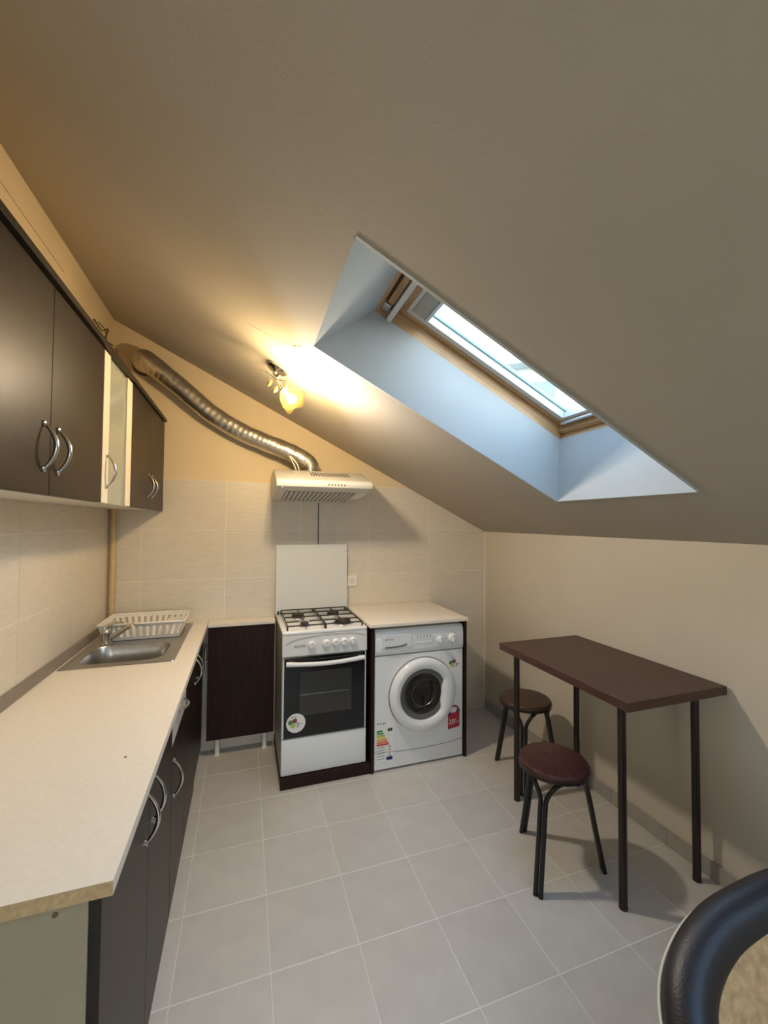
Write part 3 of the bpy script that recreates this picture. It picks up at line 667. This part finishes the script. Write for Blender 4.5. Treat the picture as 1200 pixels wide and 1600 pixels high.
def text(name, s, size, loc, mt, parent, rot=None, align='LEFT', shear=0, xscale=1.0):
    cu_ = bpy.data.curves.new(name, 'FONT'); cu_.body = s; cu_.size = size; cu_.align_x = align; cu_.extrude = 0.0002; cu_.shear = shear; cu_.resolution_u = 3
    tmp = bpy.data.objects.new('tmp', cu_); COL.objects.link(tmp)
    dg_ = bpy.context.evaluated_depsgraph_get(); dg_.update()
    me = bpy.data.meshes.new_from_object(tmp.evaluated_get(dg_)); bpy.data.objects.remove(tmp); bpy.data.curves.remove(cu_)
    me.transform(Matrix.Translation(loc) @ (rot or Matrix.Rotation(PI / 2, 4, 'X')) @ Matrix.Diagonal((xscale, 1, 1, 1)))
    me.name = name; me.materials.clear(); me.materials.append(mt)
    o = bpy.data.objects.new(name, me); COL.objects.link(o); adopt(o, parent); return o
text('brand_lettering', 'arctic', 0.023, (1.082, KY - .0082, 0.783), M['print'], cp, xscale=1.25)
# round sticker on the oven door
def disc(name, x, z, y, r, m, parent): return MB().lathe([(r, 0), (r, 0.0004)], Matrix.Translation((x, y, z)) @ Matrix.Rotation(PI / 2, 4, 'X'), 24).build(name, m, parent)
GREEN, RED, YEL, BLUE = flat('sticker_green', (0.05, 0.22, 0.08)), flat('sticker_red', (0.25, 0.04, 0.06)), flat('sticker_yellow', (0.45, 0.50, 0.12)), flat('sticker_blue', (0.02, 0.03, 0.18))
def clover(x, z, y, parent, s=1.0):
    disc('sticker_dot', x - .018 * s, z + .006 * s, y, .014 * s, GREEN, parent); disc('sticker_dot', x + .006 * s, z + .014 * s, y - .0002, .013 * s, RED, parent); disc('sticker_dot', x - .004 * s, z - .012 * s, y - .0003, .014 * s, YEL, parent)
    text('sticker_text', '3', .034 * s, (x + .014 * s, y - .0006, z - .022 * s), M['dark'], parent); text('sticker_text', 'ani', .013 * s, (x + .032 * s, y - .0006, z - .008 * s), M['dark'], parent)
    text('sticker_text', 'garantie', .010 * s, (x - .014 * s, y - .0006, z + .033 * s), M['print'], parent)
sd = disc('sticker', 1.095, 0.358, KY - .0094, 0.054, M['paper'], st); clover(1.083, 0.358, KY - .0100, sd)

# ================================================================== WASHING MACHINE
WX0, WX1, WY, WB, WZ0, WZ1 = 1.560, 2.157, 2.412, 2.93, 0.008, 0.848
wmh = thing('appliance_housing', (1.86, 2.66, 0), 'dark brown side panels with cream top around the washing machine', 'housing')
MB().box(1.537, 1.555, 2.405, D - .012, 0.0, 0.8695).build('side_panel', M['wenge_matt'], wmh)
MB().box(2.163, 2.181, 2.400, D - .012, 0.0, 0.8695).build('side_panel', M['wenge_matt'], wmh)
part_label(MB().box(1.520, 2.186, 2.385, D - .0115, 0.870, 0.890, 0.0015, 1).build('worktop', M['cream_lam'], wmh), 'cream laminate top')
wa = thing('washing_machine', (1.86, 2.67, 0), 'white front-loading washing machine under the cream top', 'washing machine')
MB().box(WX0, WX1, WY + .012, WB, WZ0, WZ1, 0.004).build('body', M['enamel'], wa)
for (x, y) in ((WX0 + .06, WY + .06), (WX1 - .06, WY + .06), (WX0 + .06, WB - .06), (WX1 - .06, WB - .06)): MB().lathe([(0.02, 0), (0.02, .0085)], Matrix.Translation((x, y, 0)), 12).build('foot', M['iron'], wa)
MB().box(WX0, WX1, WY - .002, WY + .012, 0.012, 0.690, 0.003).build('front_panel', M['enamel'], wa)
# fascia curved forward at the top
prof = [(WY + .02, 0.695), (WY - .004, 0.695), (WY - .010, 0.72), (WY - .010, 0.79), (WY - .004, 0.83), (WY + .012, 0.8475), (WY + .02, 0.8475)]
fa = MB().poly([(WX0, y, z) for y, z in prof], (WX1 - WX0, 0, 0), 0.002).build('control_fascia', M['fascia'], wa, 30); 
yf = WY - .0102
MB().box(WX0 + .002, WX1 - .002, WY - .003, WY + .01, 0.690, 0.6955).build('fascia_gap', M['seam'], wa)
dw = MB().box(WX0 + .035, WX0 + .235, yf - .004, yf + .002, 0.735, 0.818, 0.003).build('detergent_drawer', M['fascia'], wa)
MB().tube(bez([(WX0 + .06, yf - .005, 0.7425), (WX0 + .12, yf - .005, 0.7425), (WX0 + .175, yf - .005, 0.747), (WX0 + .20, yf - .005, 0.756)], 5), 0.0045, 8).build('drawer_grip', M['seam'], dw, 50)
text('brand_lettering', 'arctic', 0.020, (WX0 + .06, yf - .0045, 0.785), M['print'], dw, xscale=1.25)
disc('power_button', 1.800, 0.752, yf - .001, 0.014, M['enamel'], wa)
for k in range(5):
    MB().box(1.828 + .022 * k, 1.842 + .022 * k, yf - .003, yf + .001, 0.752, 0.760, 0.001, 1).build('button', M['enamel'], wa)
    MB().box(1.834 + .022 * k, 1.837 + .022 * k, yf - .0008, yf + .0004, 0.785, 0.800).build('programme_mark', M['print'], wa)
    text('button_text', 'abcde'[k] * 0 + '-', .012, (1.832 + .022 * k, yf - .0006, 0.766), M['print'], wa)
for k in range(3): MB().box(1.940, 1.944, yf - .0008, yf + .0004, 0.752 + .012 * k, 0.756 + .012 * k).build('indicator', M['print'], wa)
knob(1.988, 0.765, yf - .001, 0.021, wa); knob(2.075, 0.768, yf - .001, 0.026, wa)
for k in range(8):
    a = 2 * PI * k / 8; MB().box(2.075 + .040 * math.cos(a) - .003, 2.075 + .040 * math.cos(a) + .003, yf - .0008, yf + .0004, 0.768 + .040 * math.sin(a) - .0015, 0.768 + .040 * math.sin(a) + .0015).build('programme_mark', M['print'], wa)
# curved kick strip line
MB().tube(bez([(WX0 + .002, WY - .0022, 0.118), (1.72, WY - .0022, 0.105), (1.88, WY - .0022, 0.100), (2.04, WY - .0022, 0.105), (WX1 - .002, WY - .0022, 0.118)], 6), 0.0014, 6).build('kick_line', M['seam'], wa, 50)
# porthole door: ring with a flat grip on the right side
DXc, DZc = 1.874, 0.437
def ring_in(a):   # inner radius, bulging inwards at the grip on the right
    g_ = math.exp(-((a + 0.10) / 0.52) ** 4); return 0.156 - 0.032 * g_
rows = []; NA = 72
for (fr_, off_) in ((0, 0.0), (0, -.022), (0.12, -.036), (0.5, -.042), (0.88, -.036), (1.0, -.024), (1.0, -.004)):
    row = []
    for k in range(NA):
        a = 2 * PI * k / NA; a2 = a if a <= PI else a - 2 * PI
        r = 0.222 + (ring_in(a2) - 0.222) * fr_
        row.append((DXc + r * math.cos(a), WY - .002 + off_, DZc + r * math.sin(a)))
    rows.append(row)
dr_ = MB().grid(rows, False, True).build('door_ring', M['enamel'], wa, 50)
RX = lambda x, y, z: Matrix.Translation((x, y, z)) @ Matrix.Rotation(PI / 2, 4, 'X')
MB().lathe([(0.226, 0), (0.226, 0.004), (0.2225, 0.004)], RX(DXc, WY - .0018, DZc), 64, cap=False).build('door_seal', M['seam'], wa, 40)
MB().lathe([(0.158, 0.006), (0.150, 0.014), (0.125, 0.004), (0.112, -0.0005)], RX(DXc, WY - .008, DZc), 56, cap=False).build('glass_rim', mat('smoked_rim', (0.12, 0.12, 0.12), 0.08), dr_, 50)
MB().lathe([(0.130, 0.006), (0.118, 0.010), (0.09, 0.003), (0.05, -0.001), (0.001, -.002)], RX(DXc, WY - .005, DZc), 56, cap=False).build('porthole', M['porthole'], dr_, 60)
for rr, nm in ((0.104, 'drum_edge'), (0.078, 'drum_edge')):   # drum edges glimpsed through the glass
    MB().tube([(DXc + rr * math.cos(a_) * .97, WY - .0095 - .002 * (rr < .09), DZc + rr * math.sin(a_)) for a_ in [1.9 + 3.9 * k_ / 30 for k_ in range(31)]], 0.0014, 6).build(nm, M['steel'], dr_, 50)
# stickers: clover, red tag, energy label
yw = WY - .0026
clover(2.088, 0.600, yw, wa, 0.95)
tg = MB().poly([(2.052, yw, 0.185), (2.135, yw, 0.195), (2.135, yw, 0.290), (2.052, yw, 0.285)], (0, -.0004, 0)).build('sticker', flat('sticker_tag_red', (0.42, 0.03, 0.05)), wa)
MB().tube(bez([(2.062, yw - .0005, 0.285), (2.070, yw - .0005, 0.315), (2.095, yw - .0005, 0.328), (2.120, yw - .0005, 0.318), (2.126, yw - .0005, 0.290)], 5), 0.006, 6).build('tag_handle', flat('tag_maroon', (0.30, 0.03, 0.06)), tg, 50)
disc('sticker_dot', 2.060, 0.282, yw - .0006, .012, BLUE, tg); disc('sticker_dot', 2.124, 0.296, yw - .0006, .013, BLUE, tg)
text('sticker_text', '20', .044, (2.056, yw - .0008, 0.216), M['paper'], tg); text('sticker_text', 'de', .012, (2.100, yw - .0008, 0.238), M['paper'], tg); text('sticker_text', 'programe', .010, (2.100, yw - .0008, 0.226), M['paper'], tg, xscale=.8)
el = MB().box(1.568, 1.682, yw - .0004, yw, 0.060, 0.300).build('energy_label', M['paper'], wa)
text('label_text', 'Energie', .020, (1.574, yw - .0006, 0.282), M['dark'], el)
for k, c in enumerate([(0.02, 0.20, 0.10), (0.10, 0.35, 0.10), (0.45, 0.50, 0.10), (0.75, 0.60, 0.10), (0.75, 0.35, 0.08), (0.70, 0.16, 0.05), (0.60, 0.05, 0.03)]):
    z = 0.247 - .0135 * k; w = .034 + .007 * k
    MB().poly([(1.574, yw - .0004, z), (1.574 + w, yw - .0004, z), (1.580 + w, yw - .0004, z - .0055), (1.574 + w, yw - .0004, z - .011), (1.574, yw - .0004, z - .011)], (0, -.0003, 0)).build('energy_bar', flat('energy_bar_%d' % k, c), el)
MB().poly([(1.640, yw - .0004, 0.244), (1.650, yw - .0004, 0.253), (1.674, yw - .0004, 0.253), (1.674, yw - .0004, 0.235), (1.650, yw - .0004, 0.235)], (0, -.0003, 0)).build('energy_class', flat('class_black', (0.01, 0.05, 0.03)), el)
text('label_text', 'A', .016, (1.655, yw - .0008, 0.238), M['paper'], el)
for k in range(5): MB().box(1.574, 1.625, yw - .0006, yw - .0003, 0.142 - .017 * k, 0.145 - .017 * k).build('label_line', M['print'], el); MB().box(1.650, 1.666, yw - .0006, yw - .0003, 0.141 - .017 * k, 0.146 - .017 * k).build('label_line', M['print'], el)
MB().box(1.636, 1.676, yw - .0006, yw - .0003, 0.064, 0.084).build('label_flag', BLUE, el)

# ---- socket above the washing machine
so = thing('wall_socket', (1.555, D - .0095, 1.075), 'white wall socket beside the raised stove lid', 'socket')
MB().box(1.516, 1.594, D - .0185, D - .0095, 1.036, 1.114, 0.003).build('plate', M['plastic_w'], so)
MB().lathe([(0.021, 0), (0.021, .002), (0.019, .002), (0.018, -.004), (0.0005, -.004)], RX(1.555, D - .0188, 1.075), 24).build('socket_ring', M['cream_edge'], so, 40)
for dx in (-.0095, .0095): MB().lathe([(0.0028, 0), (0.0028, .0012)], RX(1.555 + dx, D - .0145, 1.075), 8).build('pin_hole', M['dark'], so)

# ================================================================== HOOD AND DUCT
HX0, HX1 = 0.975, 1.570
ho = thing('cooker_hood', (1.272, 2.75, 1.645), 'white cooker hood with slotted top and grille underneath', 'cooker hood')
prof = [(2.974, 1.648), (2.974, 1.846), (2.78, 1.846), (2.575, 1.772), (2.530, 1.760), (2.514, 1.738), (2.516, 1.716), (2.540, 1.700)]
MB().poly([(HX0, y, z) for y, z in prof], (HX1 - HX0, 0, 0), 0.004).build('body', M['hood'], ho, 30)
sl = (1.846 - 1.772) / (2.78 - 2.575)
def top_z(y): return 1.772 + (y - 2.575) * sl
for k in range(16): MB().poly([(1.20 + .0165 * k, 2.645, top_z(2.645) - .0015), (1.207 + .0165 * k, 2.645, top_z(2.645) - .0015), (1.207 + .0165 * k, 2.735, top_z(2.735) - .0015), (1.20 + .0165 * k, 2.735, top_z(2.735) - .0015)], (0, 0, 0.0022)).build('vent_slot', M['dark'], ho)
for k in range(6): MB().box(1.285 + .020 * k, 1.292 + .020 * k, 2.5125, 2.520, 1.728, 1.738, 0.001, 1).build('button', M['dark'], ho)
# underside: recessed filter with slats
def und_z(y): return 1.700 + (y - 2.540) * (1.648 - 1.700) / (2.974 - 2.540)
def und(mb, x0, x1, y0, y1, t0, t1): mb.poly([(x0, y0, und_z(y0) - t0), (x1, y0, und_z(y0) - t0), (x1, y1, und_z(y1) - t0), (x0, y1, und_z(y1) - t0)], (0, 0, t0 - t1)); return mb
fi = und(MB(), HX0 + .06, HX1 - .09, 2.60, 2.93, .0012, -0.002).build('filter', M['hood_mesh'], ho)
for k in range(15): und(MB(), HX0 + .065 + .029 * k, HX0 + .080 + .029 * k, 2.605, 2.925, .004, .001).build('filter_slat', M['hood'], fi)
und(MB(), HX1 - .075, HX1 - .015, 2.60, 2.80, .002, -.001).build('light_cover', M['plastic_w'], ho)
MB().lathe([(0.006, 0), (0.006, .003)], RX(HX0 + .035, 2.518, 1.712), 10).build('screw_head', M['chrome'], ho)
du = thing('exhaust_duct', (0.19, 2.9, 2.49), 'crumpled silver foil exhaust duct climbing from the hood to the wall', 'duct')
ctrl = [(0.178, 2.975, 2.505), (0.195, 2.90, 2.500), (0.275, 2.875, 2.445), (0.42, 2.885, 2.335), (0.583, 2.90, 2.205), (0.76, 2.90, 2.105), (0.92, 2.89, 2.040), (1.07, 2.875, 1.985), (1.165, 2.862, 1.938), (1.212, 2.86, 1.905), (1.226, 2.858, 1.878), (1.226, 2.858, 1.853)]
cen = bez(ctrl, 26); rows = []; nA = 28; m_ = len(cen); N = Vector((0, 0, 1))
for i, c in enumerate(cen):
    t_ = (cen[min(i + 1, m_ - 1)] - cen[max(i - 1, 0)]).normalized(); N = (N - t_ * N.dot(t_)).normalized(); Bv = t_.cross(N)
    base = 0.060 + 0.008 * math.exp(-((i - 30) / 22) ** 2) - 0.010 * math.exp(-((i - m_ + 5) / 18) ** 2)
    rib = 0.0006 * math.cos(i * 2 * PI / 5)
    rows.append([c + (N * math.cos(2 * PI * k / nA) + Bv * math.sin(2 * PI * k / nA)) * (base + rib + 0.0016 * math.sin(k * 2 * PI * 3 / nA + i * .13) * math.sin(i * .19) + random.uniform(-.0003, .0003)) for k in range(nA)])
MB().grid(rows, False, True).build('foil_tube', M['foil'], du, 60)
MB().lathe([(0.074, 0), (0.074, .004), (0.055, .006)], RX(0.178, D - .0005, 2.505), 24, cap=False).build('wall_collar', M['pine_dark'], du, 40)
MB().tube([Vector((1.226 + .056 * math.cos(a), 2.858 + .056 * math.sin(a), 1.8525)) for a in [2 * PI * k / 28 for k in range(28)]], 0.005, 8, closed=True).build('hood_collar', M['foil'], du, 60)
wc = MB(); wc.tube(bez([(1.120, 2.80, 1.851), (1.11, 2.795, 1.875), (1.085, 2.785, 1.920), (1.075, 2.79, 1.937), (1.09, 2.79, 1.930), (1.125, 2.79, 1.89), (1.140, 2.80, 1.851)], 6), 0.0045, 8)
tag(wc.build('hood_flex', M['plastic_w'], None, 50), 'white looped flex standing on the cooker hood against the duct', 'cable')
cb = MB(); cb.tube([(1.303, D - .0135, 1.640), (1.303, D - .0135, 1.5), (1.304, D - .0135, 1.30), (1.304, D - .0135, 1.0)], 0.0032, 8)
tag(cb.build('hanging_cable', M['print'], None, 40), 'thin dark cable hanging on the tiles below the cooker hood', 'cable')

# ================================================================== CEILING LAMP
LY = 2.085
lp = thing('ceiling_lamp', (0.95, 2.19, cz(0.95)), 'lit chrome ceiling spotlight with amber flower glass shade and crystal leaves', 'lamp')
dm = Matrix.Translation(ceil_pt(0.950, 2.190, 0.0)) @ (-ND).to_track_quat('Z', 'Y').to_matrix().to_4x4()
MB().lathe([(0.056, 0.0005), (0.056, 0.010), (0.050, 0.016), (0.020, 0.020), (0.012, 0.026), (0.001, 0.027)], dm, 32).build('ceiling_rose', M['chrome'], lp, 40)
hub = Vector((0.938, LY, 2.203))
MB().tube(bez([ceil_pt(0.953, 2.185, .022), ceil_pt(0.953, 2.178, .05), (0.955, 2.115, 2.230), hub], 5), 0.0075, 10).build('stem', M['chrome'], lp, 50)
tip = Vector((0.854, LY, 2.241)); neck = Vector((0.972, LY - .004, 2.151))
MB().tube(bez([tip, (0.890, LY, 2.234), hub, neck], 5), [0.0025] * 5 + [0.004] * 5 + [0.0045] * 6, 8).build('branch', M['chrome'], lp, 50)
MB().tube(bez([hub, (0.955, LY - .01, 2.196), (0.978, LY - .012, 2.196), (0.985, LY - .012, 2.182)], 5), 0.002, 6).build('twig', M['chrome'], lp, 50)
MB().tube(bez([hub, (0.945, LY - .008, 2.185), (0.962, LY - .01, 2.150), (0.966, LY - .01, 2.146)], 5), 0.002, 6).build('twig', M['chrome'], lp, 50)
for (x, z, r_) in ((0.906, 2.176, 0.010), (0.934, 2.148, 0.011), (0.984, 2.172, 0.009)):
    MB().lathe([(0.0005, -.020), (r_ * .7, -.012), (r_, 0.0), (r_ * .6, .013), (0.0005, .020)], Matrix.Translation((x, LY - .012, z)) @ Matrix.Rotation(0.45, 4, 'Y'), 8).build('crystal_leaf', M['amber'], lp)
    MB().tube([(x - .004, LY - .010, z + .018), (x + .002, LY - .006, z + .034)], 0.001, 5).build('leaf_wire', M['chrome'], lp)
ax = Vector((0.50, -0.48, -0.70)).normalized()
SMt = Matrix.Translation(neck) @ ax.to_track_quat('Z', 'Y').to_matrix().to_4x4()
MB().lathe([(0.012, -.010), (0.016, -.004), (0.022, 0.006), (0.020, 0.010)], SMt, 20).build('shade_holder', M['chrome'], lp, 40)
rows = []; nA = 60
for i in range(19):
    t_ = i / 18; row = []
    for k in range(nA):
        a = 2 * PI * k / nA; pet = 0.5 + 0.5 * math.cos(5 * a)
        r = 0.019 + 0.031 * math.sin(min(1, t_ * 1.5) * PI / 2) ** .8 + 0.004 * t_
        flare = max(0, (t_ - .72) / .28); r += 0.017 * flare ** 1.6 * (0.2 + 0.8 * pet); hgt = 0.006 + 0.092 * t_ - 0.014 * flare * (1 - pet)
        row.append(SMt @ Vector((r * math.cos(a), r * math.sin(a), hgt)))
    rows.append(row)
def shade_mat():
    m = bpy.data.materials.new('amber_shade_glass'); m.use_nodes = True; nt = m.node_tree
    for n in list(nt.nodes):
        if n.type != 'OUTPUT_MATERIAL': nt.nodes.remove(n)
    out = nt.nodes['Material Output']
    tl_ = nt.nodes.new('ShaderNodeBsdfTranslucent'); tl_.inputs[0].default_value = (0.055, 0.032, 0.007, 1)
    df = nt.nodes.new('ShaderNodeBsdfDiffuse'); df.inputs[0].default_value = (0.08, 0.05, 0.012, 1)
    tr = nt.nodes.new('ShaderNodeBsdfTransparent'); tr.inputs[0].default_value = (1.0, 0.82, 0.50, 1)
    a = nt.nodes.new('ShaderNodeMixShader'); a.inputs[0].default_value = 0.3
    b = nt.nodes.new('ShaderNodeMixShader'); b.inputs[0].default_value = 0.50
    nt.links.new(tl_.outputs[0], a.inputs[1]); nt.links.new(df.outputs[0], a.inputs[2])
    nt.links.new(a.outputs[0], b.inputs[1]); nt.links.new(tr.outputs[0], b.inputs[2]); nt.links.new(b.outputs[0], out.inputs[0])
    return m
MB().grid(rows, False, True).build('shade', shade_mat(), lp, 60)
bc = SMt @ Vector((0, 0, 0.058))
MB().lathe([(0.001, -.030), (0.011, -.028), (0.012, -.012), (0.022, 0.004), (0.024, 0.016), (0.018, 0.028), (0.001, 0.034)], Matrix.Translation(bc) @ ax.to_track_quat('Z', 'Y').to_matrix().to_4x4(), 20).build('bulb', mat('lit_bulb', (1, 0.9, 0.7), 0.4, emit=(1.0, 0.72, 0.36), estr=20.0), lp, 50)
L = bpy.data.lights.new('lamp_light', 'POINT'); L.energy = 76; L.color = (1.0, 0.89, 0.76); L.shadow_soft_size = 0.04
lo_ = bpy.data.objects.new('lamp_light', L); COL.objects.link(lo_); lo_.location = bc + ax * 0.004

# ================================================================== TABLE AND STOOLS
TX0, TX1, TY0, TY1, TZ = 2.160, 2.698, 1.188, 2.006, 0.836
tb = thing('bar_table', (2.43, 1.6, 0), 'dark mahogany narrow table on four thin legs against the knee wall', 'table')
MB().box(TX0, TX1, TY0, TY1, TZ - .036, TZ, 0.0015, 1).build('tabletop', M['tabletop'], tb)
for x in (2.228, 2.637):
    for y in (1.277, 1.943):
        lg = MB().lathe([(0.0165, 0.0), (0.0165, 0.012), (0.0155, 0.014), (0.0155, TZ - .0365)], Matrix.Translation((x, y, 0)), 16).build('leg', M['tablemetal'], tb, 40)
        MB().lathe([(0.03, TZ - .040), (0.03, TZ - .0365)], Matrix.Translation((x, y, 0)), 16).build('leg_flange', M['tablemetal'], lg)

def stool(name, loc, rot, seat_m, label):
    t = thing(name, (0, 0, 0), label, 'stool', 'round three-legged stools at the table')
    s = MB().lathe([(0.128, 0.428), (0.143, 0.431), (0.148, 0.440), (0.147, 0.450), (0.139, 0.459), (0.11, 0.4625), (0.05, 0.464), (0.001, 0.4642)], None, 48).build('seat', M[seat_m], t, 40)
    MB().lathe([(0.1495, 0.4285), (0.1505, 0.433), (0.1495, 0.4375)], None, 48, cap=False).build('seat_rim', M['blacktube'], s, 40)
    F = 0.205
    for k in range(3):
        a, b = 2 * PI * k / 3, 2 * PI * (k + 1) / 3; mid = (a + b) / 2
        off = 0.0105
        def leg_pt(ang, r, z, side):
            tv = Vector((-math.sin(ang), math.cos(ang), 0)); return Vector((r * math.cos(ang), r * math.sin(ang), z)) + tv * off * side
        pa = [leg_pt(a, F, 0.0, 1), leg_pt(a, F - .030, 0.15, 1), leg_pt(a, F - .058, 0.30, 1), leg_pt(a, F - .070, 0.352, 1.25)]
        pb = [leg_pt(b, F, 0.0, -1), leg_pt(b, F - .030, 0.15, -1), leg_pt(b, F - .058, 0.30, -1), leg_pt(b, F - .070, 0.352, -1.25)]
        m1 = Vector((0.128 * math.cos(a + .30), 0.128 * math.sin(a + .30), 0.398)); m2 = Vector((0.112 * math.cos(a + .62), 0.112 * math.sin(a + .62), 0.4175))
        m3 = Vector((0.128 * math.cos(b - .30), 0.128 * math.sin(b - .30), 0.398)); m4 = Vector((0.112 * math.cos(b - .62), 0.112 * math.sin(b - .62), 0.4175))
        path = bez(pa + [m1, m2, m4, m3] + pb[::-1], 5)
        MB().tube(path, 0.0098, 10).build('leg_tube', M['blacktube'], t, 60)
    t.rotation_euler = (0, 0, rot); t.location = loc
    return t
stool('stool', (2.118, 1.532, 0), math.radians(92), 'vinyl', 'round stool with maroon vinyl seat in front of the table')
stool('stool', (2.415, 2.112, 0), math.radians(109), 'vinyl_brown', 'round stool with dull brown seat at the table end by the back wall')

# ================================================================== ARMCHAIR (partly in frame)
ac = thing('armchair', (1.90, 0.30, 0), 'black leather tub armchair with beige plush inside and cream piping', 'armchair')
CXM = 1.90
half = [(1.90, 0.560, 0.750), (1.805, 0.572, 0.738), (1.680, 0.585, 0.700), (1.578, 0.562, 0.650), (1.520, 0.500, 0.600), (1.495, 0.400, 0.565), (1.488, 0.250, 0.548), (1.495, 0.080, 0.540), (1.510, -0.02, 0.535)]
left = half; right = [(2 * CXM - x, y, z) for x, y, z in half]
path = bez(left[::-1] + right[1:], 8)
MB().tube(path, [0.042] * len(path), 20).build('arm_roll', M['leather'], ac, 60)
cen2 = Vector((CXM, 0.15, 0))
out_rows = []; in_rows = []
for p in path:
    d_ = Vector((p.x - cen2.x, p.y - cen2.y, 0)).normalized()
    out_rows.append([p + d_ * 0.040 + Vector((0, 0, -.012)), Vector((p.x, p.y, p.z - .15)) + d_ * 0.040, Vector((p.x, p.y, 0.30)) + d_ * 0.040, Vector((p.x, p.y, 0.10)) + d_ * 0.035, Vector((p.x, p.y, 0.10)) - d_ * .03])
    in_rows.append([p - d_ * 0.032 + Vector((0, 0, .018)), p - d_ * .052 + Vector((0, 0, .004)), p - d_ * .070 + Vector((0, 0, -.03)), Vector((p.x, p.y, p.z - .12)) - d_ * .095, Vector((p.x, p.y, 0.36)) - d_ * .105])
MB().grid(out_rows).build('outer_shell', M['leather'], ac, 60)
MB().grid(in_rows).build('inner_back', M['plush'], ac, 60)
MB().tube([p + Vector((p.x - cen2.x, p.y - cen2.y, 0)).normalized() * 0.0445 + Vector((0, 0, 0.002)) for p in path], 0.0032, 8).build('piping', M['piping'], ac, 60)
seat = [Vector((p.x, p.y, 0.36)) - Vector((p.x - cen2.x, p.y - cen2.y, 0)).normalized() * .07 for p in path[::4]]
mb = MB(); mb.poly(seat, (0, 0, 0.075), 0.02); mb.build('seat_cushion', M['plush'], ac, 50)
mb = MB(); mb.poly([Vector((v.x, v.y, 0.10)) for v in seat], (0, 0, 0.26)); mb.build('seat_base', M['leather'], ac)
for (x, y) in ((1.60, 0.03), (2.20, 0.03), (1.64, 0.46), (2.16, 0.46)): MB().lathe([(0.018, 0), (0.025, 0.10)], Matrix.Translation((x, y, 0)), 14).build('leg', M['wenge_matt'], ac)
